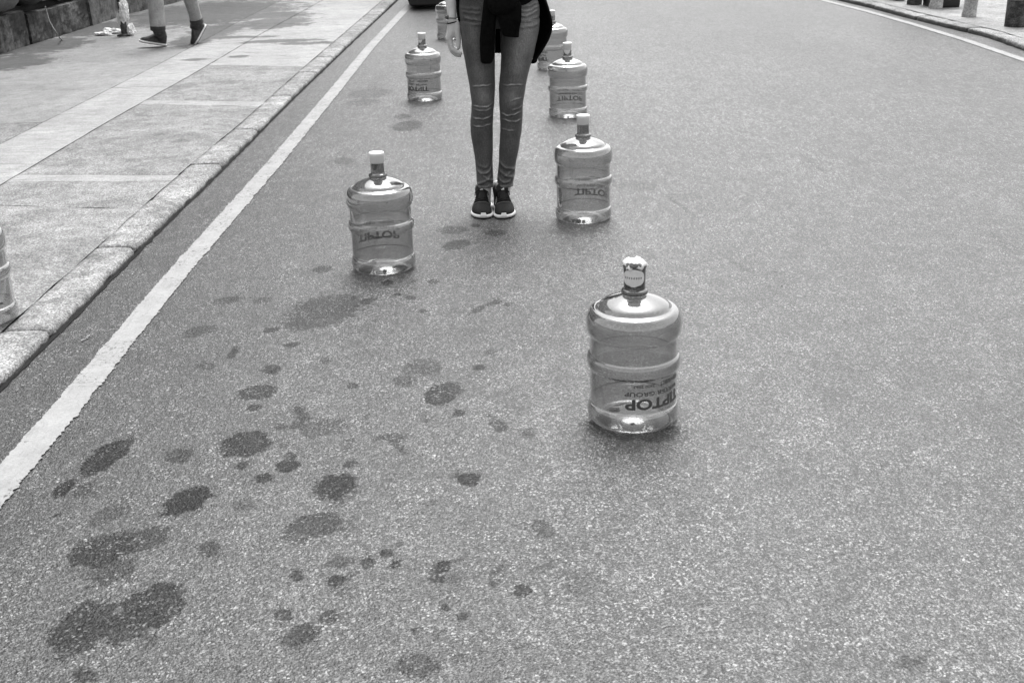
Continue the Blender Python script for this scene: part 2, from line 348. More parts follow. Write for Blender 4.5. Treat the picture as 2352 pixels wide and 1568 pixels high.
def splash(name, pts, w, seed):   # spilled paint flecks beside the line
    b = MB(); rd = random.Random(seed)
    for (px, py) in pts:
        c = G(px, py, .004)
        for k in range(3):
            d = Vector((rd.uniform(-1, 1), rd.uniform(-1, 1)*1.6, 0))*w; r = w*rd.uniform(.35, .9); n = 9
            b.add([c+d+Vector((math.cos(2*math.pi*i/n)*r*rd.uniform(.5, 1.1), math.sin(2*math.pi*i/n)*r*1.5*rd.uniform(.5, 1.1), k*.0012)) for i in range(n)], [tuple(range(n))])
    return tag(b.obj(name, M_PAINT, None, False), 'white paint flecks spilled by the left kerb', None, None, 'structure')
splash('paint_flecks', [(193, 781), (200, 775), (207, 771)], .007, 1)
splash('paint_flecks', [(92, 862), (103, 850), (112, 841), (121, 833), (40, 895), (52, 884), (150, 768), (60, 1013), (98, 969)], .0045, 2)
splash('paint_flecks', [(1470, 290), (1612, 263), (402, 507), (830, 853), (811, 850), (913, 1144), (1473, 48), (1485, 110), (330, 620), (372, 590)], .0035, 3)

# ------------------------------------------------------------------ kerbs and pavements
KZ = .036
grit()
KL = [(-1.675, 0), (-1.669, 3.5), (-1.661, 4.1), (-1.661, 5.18), (-1.641, 6.73), (-1.632, 9.17), (-1.587, 12.56), (-1.50, 17.7), (-1.3, 26)]
KI = [(-1.822, 0), (-1.820, 4.2), (-1.815, 5.1), (-1.812, 6.6), (-1.780, 8.0), (-1.765, 10.5), (-1.722, 13.7), (-1.68, 17.2), (-1.5, 26)]
KS = (CH-KZ)/(CH-.05)
KI = [(x*KS, y*KS) for x, y in KI]
def kerb_stones(name, outer, inner, cuts, side, label, mat=M_KERB, step=.05, kz=KZ, round_=.02):
    b = MB(); rd = random.Random(3); step = .03
    for y0, y1 in zip(cuts, cuts[1:]):
        tilt = rd.uniform(-.004, .004); n = max(2, int((y1-y0)/step)); rg = []
        for i in range(n+1):
            t = i/n; y = y0+.006+jag(y0*7, 3, .004, 4)+(y1-y0-.012)*t; e = min(t, 1-t)*(y1-y0); rnd = max(0, 1-e/.03)
            xo = interp(outer, y)+jag(y, 7, .009, 2)-side*.008*rnd**2; xi = interp(inner, y)+jag(y, 4, .004, 6); z = kz+tilt*(1 if t > .5 else -1)*.5-.004*rnd**2+jag(y, 5, .004, 8)
            w = xo-xi; s = 1 if w > 0 else -1; r = round_
            rg.append([(xo-s*.006, y, -.02), (xo, y, .006), (xo-s*.002, y, z-r*.9), (xo-s*r*.35, y, z-r*.35), (xo-s*r, y, z-.003), (xo-s*r*1.8, y, z), (xi+s*.03, y, z), (xi+s*.004, y, z-.002), (xi, y, z-.012), (xi, y, -.02)])
        b.rings(rg)
    o = b.obj(name, mat); P = co(o.data)
    attr(o.data, 'wet_shade', [(1.0 if (p[2] < .041 and p[1] > 11.0 and side < 0) else (.9 if p[2] < .012 else 0)) for p in P])  # far face of the right kerb: its shade is painted into the colour
    return tag(o, label, None, None, 'structure')
kc = [.3, 1.3, 2.15, 3.05, 3.98, 5.03, 6.71, 7.78, 9.1, 10.35, 11.35, 12.15, 13.4, 14.55, 15.6, 16.8, 18, 19.2, 20.4, 22, 24, 26]
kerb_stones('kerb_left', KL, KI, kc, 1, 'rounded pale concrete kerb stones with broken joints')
KR = [(4.60, 0), (4.57, 9.5), (4.59, 10.46), (4.645, 11.5), (4.561, 12.35), (4.477, 13.43), (4.413, 14.68), (4.313, 15.67), (4.0, 18), (2.4, 24.4), (-2, 33)]
KRI = [(x+.15, y) for x, y in KR]
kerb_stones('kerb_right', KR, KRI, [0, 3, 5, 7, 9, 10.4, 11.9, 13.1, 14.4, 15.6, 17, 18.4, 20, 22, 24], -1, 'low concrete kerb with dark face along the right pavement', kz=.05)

b = MB(); v = []; f = []; i = 0; y = 1.5
while y < 24:            # dirt in the gap at the kerb foot, with its shadow painted in
    x = interp(KL, y); v += [(x-.012, y, .0072), (x+.012+jag(y, 3, .007, 31)+jag(y, 16, .004, 4), y, .0035)]
    if i: f.append((2*i-2, 2*i-1, 2*i+1, 2*i))
    i += 1; y += .03
b.add(v, f); tag(b.obj('gutter_dirt_shade', simple('gutter_grime_shade', .012, .9, .2), None, False), 'dark dirt and painted shadow along the foot of the left kerb', None, None, 'structure')
# pavement slabs: polygons between the two joint lines, laid over a dark bed
L2 = [(-2.765, 0), (-2.758, 6.28), (-2.75, 8.17), (-2.70, 10.38), (-2.674, 13.49), (-2.595, 16.39), (-2.4, 26)]
L1 = [(-3.23, 0), (-3.222, 7.45), (-3.218, 8.2), (-3.19, 11.15), (-3.22, 15.5), (-3.1, 26)]
WB = [(-5.35, 0), (-5.17, 12.37), (-5.14, 13.4), (-5.10, 14.3), (-5.08, 16.4), (-4.86, 17.95), (-4.3, 26)]
L1, L2 = [[(x*KS, y*KS) for x, y in L] for L in (L1, L2)]
bed = MB()
def strip_sheet(b, pa, pb, y0, y1, z, step=1.0):
    n = int((y1-y0)/step); v = []; f = []
    for i in range(n+1):
        y = y0+(y1-y0)*i/n; v += [(interp(pa, y), y, z), (interp(pb, y), y, z)]
        if i: k = 2*i; f.append((k-2, k-1, k+1, k))
    b.add(v, f)
strip_sheet(bed, [(x-2.5, y) for x, y in WB], [(x-.004, y) for x, y in KL], 0, 26, KZ-.022)
tag(bed.obj('pavement_bed', M_JOINT, None, False), 'dirt filled joints under the left pavement', None, None, 'structure')
WETS = [(-3.9, 16.3, 1.4, 2.2), (-2.75, 14.6, .55, .9), (-3.3, 13.9, .35, 1.1), (-2.35, 12.72, .52, .20), (-2.0, 12.45, .4, .13), (-4.8, 11.6, .55, .6), (-4.9, 12.9, .5, 1.0), (-3.35, 13.0, .25, .7), (-3.0, 15.6, .7, .5), (-4.9, 14.6, .4, 1.1), (-2.9, 13.2, .5, .14), (-2.55, 11.55, .12, .1), (-2.95, 11.4, .16, .1)]
def slab(bl, pa, pb, ya0, yb0, ya1, yb1, gap, mat, z, seed, st=.05):   # left line pa, right line pb
    L = ya1-ya0; n = max(3, int(L/st)); m = max(4, int(abs(interp(pb, ya0)-interp(pa, ya0))/.09)); v = []; f = []
    for i in range(n+1):
        t = i/n
        for j in range(m+1):
            s = j/m; y = (ya0+(ya1-ya0)*t)*(1-s)+(yb0+(yb1-yb0)*t)*s
            xa = interp(pa, y)+gap+jag(y, 5, .004, seed); xb = interp(pb, y)-gap+jag(y, 5, .004, seed+4)
            x = xa+(xb-xa)*s
            if i == 0: y += gap+jag(x, 5, .007, seed+7)
            if i == n: y -= gap+jag(x, 5, .007, seed+8)
            v.append(Vector((x, y, z-(.004 if i in (0, n) or j in (0, m) else 0))))
    for i in range(n):
        for j in range(m): k = i*(m+1)+j; f.append((k, k+1, k+m+2, k+m+1))
    o = mesh('pavement_left', v, f, mat, None, True); wet_shade = []
    for p in v: wet_shade.append(max([0]+[1.3-math.hypot((p.x-cx)/a, (p.y-cy)/c) for cx, cy, a, c in WETS]))
    attr(o.data, 'wet_shade', np.clip(wet_shade, 0, 1)); return o
kI2 = [(x-.004, y) for x, y in KI]
slabs = []
# panel beside the kerb: joints run slightly skewed (left y, right y)
cut = [(0, 0), (2.2, 2.1), (4.0, 3.9), (5.93, 5.72), (6.43, 6.33), (6.60, 6.46), (8.93, 8.68), (9.12, 8.86), (11.03, 10.7), (12.0, 11.25), (13.1, 12.4), (14.6, 14.1), (17.5, 17.1), (21, 21), (26, 26)]
BAND = (4, 6)
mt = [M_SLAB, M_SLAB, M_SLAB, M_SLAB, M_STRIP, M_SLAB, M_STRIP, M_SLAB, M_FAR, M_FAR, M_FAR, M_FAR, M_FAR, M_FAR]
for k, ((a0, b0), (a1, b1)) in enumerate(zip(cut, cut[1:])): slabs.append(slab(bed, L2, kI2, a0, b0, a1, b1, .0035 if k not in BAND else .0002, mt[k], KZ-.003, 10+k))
for k, (a, c) in enumerate([(0, 5), (5, 9.8), (9.8, 14.6), (14.6, 20), (20, 26)]): slabs.append(slab(bed, L1, L2, a, a, c, c, .004, M_STRIP, KZ-.002, 40+k, .08))
for k, (a, c) in enumerate([(0, 3.8), (3.8, 8.28), (8.28, 12.75), (12.75, 17.4), (17.4, 22), (22, 26)]): slabs.append(slab(bed, WB, L1, a, a, c, c, .004, M_SLAB2 if k != 1 else M_SLAB, KZ-.003, 60+k, .08))
for o in slabs: tag(o, 'pale weathered concrete paving of the left pavement', None, None, 'structure')
pr = MB(); strip_sheet(pr, KRI, [(x+9, y) for x, y in KRI], 0, 30, .052, .4)
o = pr.obj('pavement_right', concrete('right_pavement_concrete', .30, dirt=.35), None, False); attr(o.data, 'wet_shade', np.zeros(len(o.data.vertices))); tag(o, 'pale uneven concrete pavement on the right', None, None, 'structure')

# ------------------------------------------------------------------ water bottles
PROF = [(0.0, .030), (.035, .029), (.07, .020), (.092, .008), (.104, .001), (.114, .001), (.124, .006), (.131, .016), (.1335, .03), (.1335, .044), (.131, .055), (.1275, .062), (.1265, .07), (.1265, .164),
        (.127, .170), (.1320, .174), (.1355, .182), (.1365, .192), (.1355, .202), (.1320, .209), (.127, .213), (.1262, .219), (.1262, .262), (.127, .268), (.1315, .274), (.1355, .284), (.1372, .300), (.1368, .316), (.1335, .330), (.1265, .342),
        (.1175, .3475), (.110, .3485), (.1045, .3515), (.0985, .3600), (.085, .3685), (.065, .3770), (.045, .3835), (.034, .3870), (.0335, .389)]
def smooth_prof(p, k=3):
    out = []
    P = [p[0]]+p+[p[-1]]
    for i in range(1, len(P)-2):
        for s in range(k):
            t = s/k; a, b, c, d = P[i-1], P[i], P[i+1], P[i+2]
            out.append(tuple(.5*((2*b[q])+(-a[q]+c[q])*t+(2*a[q]-5*b[q]+4*c[q]-d[q])*t*t+(-a[q]+3*b[q]-3*c[q]+d[q])*t**3) for q in (0, 1)))
    out.append(p[-1]); return [(max(r, 0), z) for r, z in out]
def text_lines(lines, rad):
    b = MB()
    for txt, x0, z0, w, h, shear in lines:
        cu_ = bpy.data.curves.new('t', 'FONT'); cu_.body = txt; cu_.shear = shear; cu_.resolution_u = 3
        cu_.offset = .035 if h > .02 else .022
        o = bpy.data.objects.new('t', cu_); COL.objects.link(o); bpy.context.view_layer.update()
        me = bpy.data.meshes.new_from_object(o.evaluated_get(bpy.context.evaluated_depsgraph_get())); COL.objects.unlink(o); bpy.data.objects.remove(o)
        bm = bmesh.new(); bm.from_mesh(me); bmesh.ops.triangulate(bm, faces=bm.faces)
        xs = [v.co.x for v in bm.verts]; ys = [v.co.y for v in bm.verts]; sx = w/(max(xs)-min(xs)); sy = h/(max(ys)-min(ys)); mx, my = min(xs), min(ys)
        for v in bm.verts: v.co = ((v.co.x-mx)*sx, (v.co.y-my)*sy, 0)
        for _ in range(3):
            e = [e for e in bm.edges if e.calc_length() > .006]
            if e: bmesh.ops.subdivide_edges(bm, edges=e, cuts=1); bmesh.ops.triangulate(bm, faces=bm.faces)
        vs = list(bm.verts); ix = {v: i for i, v in enumerate(vs)}
        # the bottle is printed upside down: read from right to left, top edge lowest
        b.add([(rad*math.cos(-(x0+v.co.x)/rad), rad*math.sin(-(x0+v.co.x)/rad), z0-v.co.y) for v in vs], [tuple(ix[v] for v in f.verts) for f in bm.faces]); bm.free()
    return b
LINES = [('TIPTOP', -.1, .1150, .196, .034, .0), ('WATER GROUP', -.088, .1365, .186, .0135, .0), ('天高水業集團', -.098, .1625, .088, .0150, 0), ('2400 2663', .010, .1575, .062, .0095, 0)]
mb_body = MB(); mb_body.lathe(smooth_prof(PROF), 72)
me_body = mb_body.obj('body', M_BOT); 
mb_neck = MB(); mb_neck.lathe(smooth_prof([(.0335, .389), (.0375, .391), (.0385, .396), (.0365, .401), (.0300, .404), (.0280, .410), (.0275, .430), (.0270, .452), (.0250, .456)], 2), 40)
me_neck = mb_neck.obj('neck', M_NECK)
mb_cap = MB(); mb_cap.lathe([(.0285, .4475), (.0290, .4480), (.0296, .4750), (.0310, .4775), (.0312, .4860), (.0300, .4895), (.027, .4905), (.0, .4908)], 40)
me_cap = mb_cap.obj('cap', M_CAP)
tl = text_lines(LINES, .1274); me_lab = tl.obj('printed_label', M_PRINT, None, False)
protos = [me_body, me_neck, me_cap, me_lab]
for p in protos: COL.objects.unlink(p)
def part(proto, parent, rz=0):
    o = proto.copy(); link(o, parent); o.rotation_euler = (0, 0, rz); return o
GRP = 'empty water bottles standing in two rows'
def bottle(x, y, z, face, label, wrap=0, tilt=0, lift=0):
    # face: azimuth towards which the middle of the print points
    t = thing('water_bottle', (x, y, z), label, 'water bottle', GRP)
    t.rotation_euler = (0, tilt, 0)
    part(me_body, t, face*.7); part(me_neck, t); part(me_cap, t, face); part(me_lab, t, face).location.z = lift
    if wrap == 1:      # torn seal film with a white paper sticker
        n = 40; v = []; f = []
        rings = [(.0305, .418), (.0308, .43), (.0308, .45), (.0318, .47), (.0325, .488), (.030, .4945), (.022, .4965)]
        for r, zz in rings:
            for j in range(n):
                a = 2*math.pi*j/n; q = 1+.05*noise.noise(Vector((math.cos(a)*2, math.sin(a)*2, zz*60)))
                v.append((r*q*math.cos(a), r*q*math.sin(a), zz+.004*noise.noise(Vector((math.cos(a)*1.6, math.sin(a)*1.6, zz*9+2)))))
        for i in range(len(rings)-1):
            for j in range(n):
                k = (j+1) % n; f.append((i*n+j, i*n+k, (i+1)*n+k, (i+1)*n+j))
        mesh('seal_film', v, f, M_FILM, t)
        va = math.atan2(-y, -x)
        b = MB(); m_, k_ = 14, 10; vv = []; ff = []     # rounded sticker on the side facing the viewer
        for i in range(k_+1):
            h = -1+2*i/k_; wdt = 1.02*math.sqrt(max(.02, 1-abs(h)**2.6))
            for j in range(m_+1):
                a = va-.12+wdt*(-1+2*j/m_); rr_ = .0334
                vv.append((rr_*math.cos(a), rr_*math.sin(a), .4545+h*.0255))
        for i in range(k_):
            for j in range(m_): q = i*(m_+1)+j; ff.append((q, q+1, q+m_+2, q+m_+1))
        st = mesh('sticker', vv, ff, M_PAPER, t)
        b = MB(); rd = random.Random(2)
        for k in range(8):
            a0 = va-.12-.82+.205*k
            for q in range(3):
                z0 = .4545+.0005+q*.0018-.002; aa = a0+rd.uniform(0, .03)
                p = [(.0338*math.cos(a), .0338*math.sin(a), zz) for a, zz in ((aa, z0), (aa+.11, z0), (aa+.11, z0+.001), (aa, z0+.001))]
                b.add(p, [(0, 1, 2, 3)])
            p = [(.0338*math.cos(a), .0338*math.sin(a), zz) for a, zz in ((a0+.04, .4515), (a0+.07, .4515), (a0+.07, .4575), (a0+.04, .4575))]; b.add([(q[0]*1.001, q[1]*1.001, q[2]) for q in p], [(0, 1, 2, 3)])
        b.obj('printed_characters', M_PRINT, st, False)
        b = MB(); n2 = 28; rg = []        # crumpled white paper over the cap
        for r, zz in ((.031, .481), (.034, .4865), (.033, .493), (.024, .4985), (.010, .500)):
            rg.append([(r*(1+.38*noise.noise(Vector((math.cos(a)*2.3, math.sin(a)*2.3, zz*90))))*math.cos(a), r*(1+.38*noise.noise(Vector((math.cos(a)*2.3, math.sin(a)*2.3, zz*90))))*math.sin(a), zz+.013*noise.noise(Vector((math.cos(a)*3*r/.03, math.sin(a)*3*r/.03, 4)))) for a in [2*math.pi*j/n2 for j in range(n2)]])
        b.rings(rg); b.obj('cap_paper', M_PAPER, t)
        for ch in t.children:
            if ch.name.split('.')[0] in ('cap', 'seal_film', 'sticker', 'cap_paper'): ch.location.z -= .012
    if wrap in (2, 3, 4):      # remains of the seal: a torn band around the neck
        n = 36; v = []; f = []; va = math.atan2(-y, -x); rd = random.Random(wrap)
        for j in range(n+1):
            a = va+(.2 if wrap == 2 else -.3)+(-1.0+2.0*j/n)*(1.1 if wrap == 2 else .75); tt = j/n
            top = .4470 if wrap != 4 else .444; low = .4470-(.030 if wrap == 2 else .026)*math.sin(math.pi*min(1, tt*1.25+.02))**.7-.003*noise.noise(Vector((j*.5, wrap, 0)))
            v += [(.0308*math.cos(a), .0308*math.sin(a), top), (.0303*math.cos(a), .0303*math.sin(a), min(low, top-.002))]
            if j: f.append((2*j-2, 2*j-1, 2*j+1, 2*j))
        mesh('torn_seal', v, f, M_FILM if wrap == 3 else M_PAPER, t)
    return t
BT = {'A': (.350, 3.148), 'B': (-.526, 4.707), 'C': (.358, 5.391), 'D': (.434, 8.072), 'E': (-.599, 8.920), 'F': (.425, 10.31), 'G': (-.560, 12.75), 'H': (-1.959, 4.09)}
def az(n, off):      # direction from the bottle to the viewer, turned by off degrees (positive = to the viewer's right)
    x, y = BT[n]; return math.atan2(-y, -x)+R(off)
bottle(*BT['A'], 0, az('A', 33), 'large clear water bottle in the foreground with torn white sticker around its cap', 1, R(.3))
bottle(*BT['B'], 0, az('B', -172), 'clear water bottle with white cap and ripped neck seal standing left of the woman', 3, 0, .010)
bottle(*BT['C'], 0, az('C', 155), 'clear bottle with white cap just right of the sneakers, print seen through its back')
bottle(*BT['D'], 0, az('D', 172), 'water bottle third from the front in the right row, torn wrap under its cap', 2)
bottle(*BT['E'], 0, az('E', -30), 'far left row water bottle with upside down print facing the camera', 4)
bottle(*BT['F'], 0, az('F', -62), 'hazy water bottle half hidden behind the black jacket on the right')
bottle(*BT['G'], 0, az('G', 120), 'pale water bottle cut by the frame top behind the bare hand')
bottle(*BT['H'], KZ, az('H', -5), 'water bottle standing on the pavement, cut off by the left edge of the photo')

# ------------------------------------------------------------------ cloth and skin materials
def denim(name, g, fade_lit):
    m = Mat(name)
    v = m.ramp(m.noise(7, 4), .3, .7, .8, 1.2)
    v = m.math('MULTIPLY', v, m.ramp(m.noise(260, 2, .8), .3, .7, .72, 1.3))
    v = m.math('MULTIPLY', v, m.ramp(m.noise(70, 3, .7, m.scalev((4, 4, .6))), .3, .7, .82, 1.2))
    f = m.attr('fade_lit')
    v = m.math('MULTIPLY', v, m.math('ADD', g, m.math('MULTIPLY', f, fade_lit)))
    m.color(v); m.b.inputs['Roughness'].default_value = .85; m.b.inputs['Specular IOR Level'].default_value = .25
    m.b.inputs['Sheen Weight'].default_value = .15
    m.bump(m.noise(180, 3), .5, .002); return m.m
M_JEAN = denim('denim', .072, .36)
M_JEAN_L = denim('light_denim', .055, .50)
M_JEAN_D = denim('dark_denim', .045, .05)
M_SKIN = simple('skin', .60, .5, .4, .06, 40, .0006)
M_CLOTH = simple('black_cloth', .006, .95, .05, .3, 60, .002)
M_SHIRT = simple('grey_shirt', .04, .9, .2, .2, 60)
M_HAIR = simple('hair', .02, .5, .5, .4, 90)
M_SHOE = simple('shoe_mesh_fabric', .016, .75, .3, .3, 320, .0015)
M_SOLE = simple('white_sole', .80, .5, .4, .04)
M_OUT = simple('black_outsole', .012, .7, .3)
M_LACE = simple('black_lace', .012, .8, .2)
M_GREYT = simple('grey_trim', .12, .6, .3)
M_SOCK = simple('sock', .6, .9, .2)
M_WATCH = simple('watch_metal', .10, .35, .6, .2, 60, 0, .4)
M_NAIL = simple('nail', .62, .25, .6, .02)
M_BOOT = simple('boot_leather', .035, .45, .45, .5, 30, .002)

def creases(o, spec, fadespots, base=None):
    """push folds into the cloth: (cx, cz, halfwidth, curve, tilt, amp, width, fade)"""
    me = o.data; P = co(me).astype(np.float64); N = nrm(me); d = np.zeros(len(P)); f = np.zeros(len(P))
    front = np.clip(-N[:, 1]*1.6+.25, 0, 1)
    for cx, cz, hw, cv, tl_, amp, wd, fd in spec:
        u = (P[:, 0]-cx)/hw; tp = np.clip((1.05-np.abs(u))/.55, 0, 1); tp = tp*tp*(3-2*tp)*front
        wob = np.sin(P[:, 0]*190+cz*700)*.0012+np.sin(P[:, 0]*83+cz*310)*.0016; vary = .72+.28*np.sin(P[:, 0]*140+cz*900)
        zz = cz+cv*u*u+tl_*u+wob; e = np.exp(-((P[:, 2]-zz)/wd)**2)*tp
        d += amp*e; f += fd*vary*np.exp(-((P[:, 2]-zz-wd*.2)/(wd*.75))**2)*tp
        d -= amp*.7*np.exp(-((P[:, 2]-zz+wd*1.9)/wd)**2)*tp
    for cx, cz, ax, azz, s in fadespots:
        f += s*np.exp(-((P[:, 0]-cx)/ax)**2-((P[:, 2]-cz)/azz)**2)*front
    nn = np.array([noise.noise(Vector((p[0]*9, p[1]*9, p[2]*16)))*.0022 for p in P])
    P += N*(d+nn)[:, None]
    me.vertices.foreach_set('co', P.astype(np.float32).ravel()); attr(me, 'fade_lit', np.clip(f, 0, 1.2)); me.update()

def hand_generic(b, wrist, direction, side, palm, s=1.0, curl=.5):
    """palm plus five separate fingers; direction = towards fingertips, side = towards the thumb, palm = out of the palm"""
    d = Vector(direction).normalized(); sd_ = Vector(side).normalized(); pn = Vector(palm).normalized(); w = Vector(wrist)
    b.tube([w-d*.01*s, w+d*.02*s, w+d*.05*s, w+d*.085*s], [.020*s, .026*s, .036*s, .036*s], 14, .45, up=sd_)
    for k, (off, ln, rd_) in enumerate(((.027, .072, .0078), (.009, .080, .0082), (-.009, .075, .0078), (-.026, .060, .0068))):
        p = w+d*.085*s+sd_*off*s; q = [p-d*.02*s]; a = R(12)*curl; dd = d
        q.append(p)
        for seg, fr in ((.45, 1), (.30, 2), (.25, 2.6)):
            a_ = R(28)*curl*fr+k*R(4); dd = (d*math.cos(a_)+pn*math.sin(a_)).normalized(); q.append(q[-1]+dd*ln*seg*s)
        b.tube(q, [rd_*s*1.1, rd_*s*1.05, rd_*s, rd_*s*.92, rd_*s*.8], 10)
    p = w+d*.025*s+sd_*.022*s; t1 = (d*.75+sd_*.6+pn*.35).normalized()
    q = [p, p+t1*.03*s, p+t1*.055*s+d*.004, p+t1*.055*s+(d*.9+pn*.35).normalized()*.03*s]
    b.tube(q, [.012*s, .0105*s, .0092*s, .0078*s], 10)

def head_parts(b, c, face, s=1.0):
    """head with brow, nose, lips, chin and ears; c = centre of the skull, face = forward unit vector"""
    f = Vector(face).normalized(); r_ = f.cross(Vector((0, 0, 1))).normalized(); c = Vector(c)
    n = 24; rg = []
    for z, fr, bk, wd in ((-.115, .055, -.01, .028), (-.10, .072, .03, .045), (-.075, .078, .05, .056), (-.045, .082, .070, .063), (-.01, .085, .088, .070), (.03, .088, .098, .075), (.06, .084, .098, .074), (.085, .066, .082, .062), (.105, .035, .05, .036)):
        ring = []
        for j in range(n):
            a = 2*math.pi*j/n; k = math.cos(a); ring.append(c+f*((fr if k > 0 else bk)*k*s)+r_*(wd*math.sin(a)*s)+Vector((0, 0, z*s)))
        rg.append(ring)
    b.rings(rg)
    b.tube([c+f*.080*s+Vector((0, 0, .018*s)), c+f*.094*s+Vector((0, 0, -.008*s)), c+f*.101*s+Vector((0, 0, -.028*s))], [.006*s, .009*s, .012*s], 8)
    b.tube([c+f*.082*s+r_*.020*s+Vector((0, 0, -.060*s)), c+f*.088*s+Vector((0, 0, -.058*s)), c+f*.082*s-r_*.020*s+Vector((0, 0, -.060*s))], [.005*s, .0075*s, .005*s], 8)
    b.tube([c+f*.074*s+r_*.045*s+Vector((0, 0, .026*s)), c+f*.087*s+Vector((0, 0, .024*s)), c+f*.074*s-r_*.045*s+Vector((0, 0, .026*s))], [.007*s, .008*s, .007*s], 8)
    for q in (1, -1): b.tube([c+r_*q*.073*s+Vector((0, 0, .02*s)), c+r_*q*.080*s+Vector((0, 0, -.005*s)), c+r_*q*.074*s+Vector((0, 0, -.03*s))], [.009*s, .010*s, .007*s], 8, .5)
    b.tube([c-f*.012*s+Vector((0, 0, -.09*s)), c-f*.025*s+Vector((0, 0, -.19*s))], [.052*s, .058*s], 16)
def face_bits(parent, c, face, s=1.0):
    f = Vector(face).normalized(); r_ = f.cross(Vector((0, 0, 1))).normalized(); c = Vector(c)
    for q in (1, -1):
        b = MB(); p = c+f*.0775*s+r_*q*.031*s
        b.tube([p-f*.004, p+f*.002], [.010*s, .0095*s], 12); b.obj('eye', M_NAIL, parent)

# ------------------------------------------------------------------ the standing woman
YP = 5.605
WO = thing('person', (-.035, YP, 0), 'standing person in faded skinny jeans, black jacket tied at the waist, black sneakers', 'person')
def wobj(b, name, mat, parent=WO):
    o = b.obj(name, mat, parent); o.data.transform(Matrix.Translation((.035, -YP, 0))); return o
# leg sections measured at the plane YP: z, left edge, right edge of each leg, forward/back radius, centre y
LL = [(.122, -.1445, -.067, .045, 5.612), (.16, -.1475, -.066, .046, 5.608), (.244, -.151, -.066, .047, 5.607), (.315, -.160, -.062, .055, 5.612), (.386, -.168, -.0595, .060, 5.615), (.422, -.168, -.0585, .061, 5.613), (.491, -.160, -.053, .058, 5.602), (.526, -.157, -.048, .058, 5.598),
      (.595, -.1625, -.0425, .064, 5.600), (.677, -.174, -.040, .073, 5.606), (.731, -.183, -.038, .079, 5.610), (.799, -.191, -.0355, .085, 5.614), (.85, -.195, -.031, .092, 5.618), (.90, -.197, -.026, .098, 5.620)]
RL = [(.122, -.048, .027, .045, 5.612), (.16, -.047, .036, .046, 5.608), (.244, -.036, .050, .047, 5.607), (.315, -.032, .066, .055, 5.612), (.386, -.026, .079, .060, 5.615), (.422, -.0245, .083, .061, 5.613), (.491, -.025, .086, .058, 5.602), (.526, -.026, .089, .058, 5.598),
      (.595, -.025, .103, .064, 5.600), (.677, -.015, .123, .073, 5.606), (.731, -.011, .141, .079, 5.610), (.799, -.010, .160, .085, 5.614), (.85, -.011, .172, .092, 5.618), (.90, -.014, .177, .098, 5.620)]
def leg(b, L, k=1.0, n=32):
    b.loft([((a+c)/2, y, z, (c-a)/2*k, r*k) for z, a, c, r, y in L], n)
b = MB(); leg(b, LL); leg(b, RL)
b.loft([(-.012, 5.622, .868, .166, .085), (-.011, 5.622, .89, .182, .100), (-.011, 5.622, .93, .1885, .108), (-.013, 5.622, .965, .187, .108), (-.016, 5.62, 1.0, .178, .103), (-.018, 5.618, 1.05, .155, .092)], 40)
jeans = wobj(b, 'jeans', M_JEAN); finish(jeans, voxel=.0036, smooth=5)
def loc(x): return x+.035
cr_spec = []
def C(x, z, hw, cv, tl_, amp, wd, fd): cr_spec.append((loc(x), z, hw, cv, tl_, amp, wd, fd))
for z, cv, am, fd, x, hw, t in ((.612, .004, .0030, .55, -.104, .048, .003), (.513, .016, .0034, .5, -.102, .052, .004), (.497, .007, .0026, .28, -.104, .048, .002), (.457, .010, .0036, .5, -.108, .05, .004), (.421, .004, .0028, .42, -.11, .05, .004),
                             (.612, .002, .0030, .55, .042, .05, .0), (.545, -.002, .0026, .4, .055, .030, .004), (.500, .004, .0024, .3, .058, .028, .006), (.470, .018, .0036, .5, .028, .055, .003), (.441, .008, .0034, .48, .032, .052, -.003), (.397, .006, .0024, .3, .012, .036, -.006)):
    C(x, z, hw, cv, t, am*1.2, .0036, fd*1.9)
for z, x, hw, cv, t, am, fd in ((.963, -.14, .055, .004, -.004, .0034, .10), (.944, -.14, .05, .006, -.006, .0038, .12), (.915, -.125, .055, -.004, -.012, .0045, .22), (.893, -.11, .04, .002, -.004, .0028, .10),
                                (.968, .125, .055, .008, .006, .004, .3), (.948, .13, .05, .010, .010, .0045, .36), (.928, .125, .055, .012, .012, .0045, .3), (.905, .12, .055, .004, .004, .004, .22), (.876, .125, .05, .006, .006, .003, .14)):
    C(x, z, hw, cv, t, am*1.4, .0065, fd*.9)
for x, z, hw, cv, t, am, fd, wd in ((-.106, .192, .040, .032, .010, .0060, .34, .009), (-.112, .150, .040, .014, .026, .0060, .30, .009), (-.098, .166, .036, .004, -.022, .0050, .26, .008), (-.104, .124, .040, .010, .004, .0050, .30, .006), (-.11, .222, .032, .02, -.008, .0035, .14, .009),
                                    (.004, .214, .042, .024, -.020, .0055, .28, .009), (.000, .176, .040, .020, -.022, .0060, .32, .009), (-.006, .146, .040, .030, .004, .0055, .32, .008), (-.010, .124, .036, .004, .012, .0045, .30, .006), (.012, .190, .034, .006, .024, .0045, .22, .008)):
    C(x, z, hw, cv, t, am*1.5, wd*.8, fd*1.0)
creases(jeans, cr_spec, [(loc(-.115), .68, .03, .12, .14), (loc(.07), .70, .035, .13, .30), (loc(.11), .86, .05, .10, .36), (loc(-.10), .56, .035, .045, .26), (loc(.035), .56, .035, .045, .26), (loc(-.13), .86, .03, .06, .12), (loc(.10), .95, .06, .05, .3), (loc(-.1), .33, .02, .1, .06), (loc(.03), .33, .02, .1, .06), (loc(-.105), .15, .04, .05, .12), (loc(-.0), .15, .04, .05, .12)])
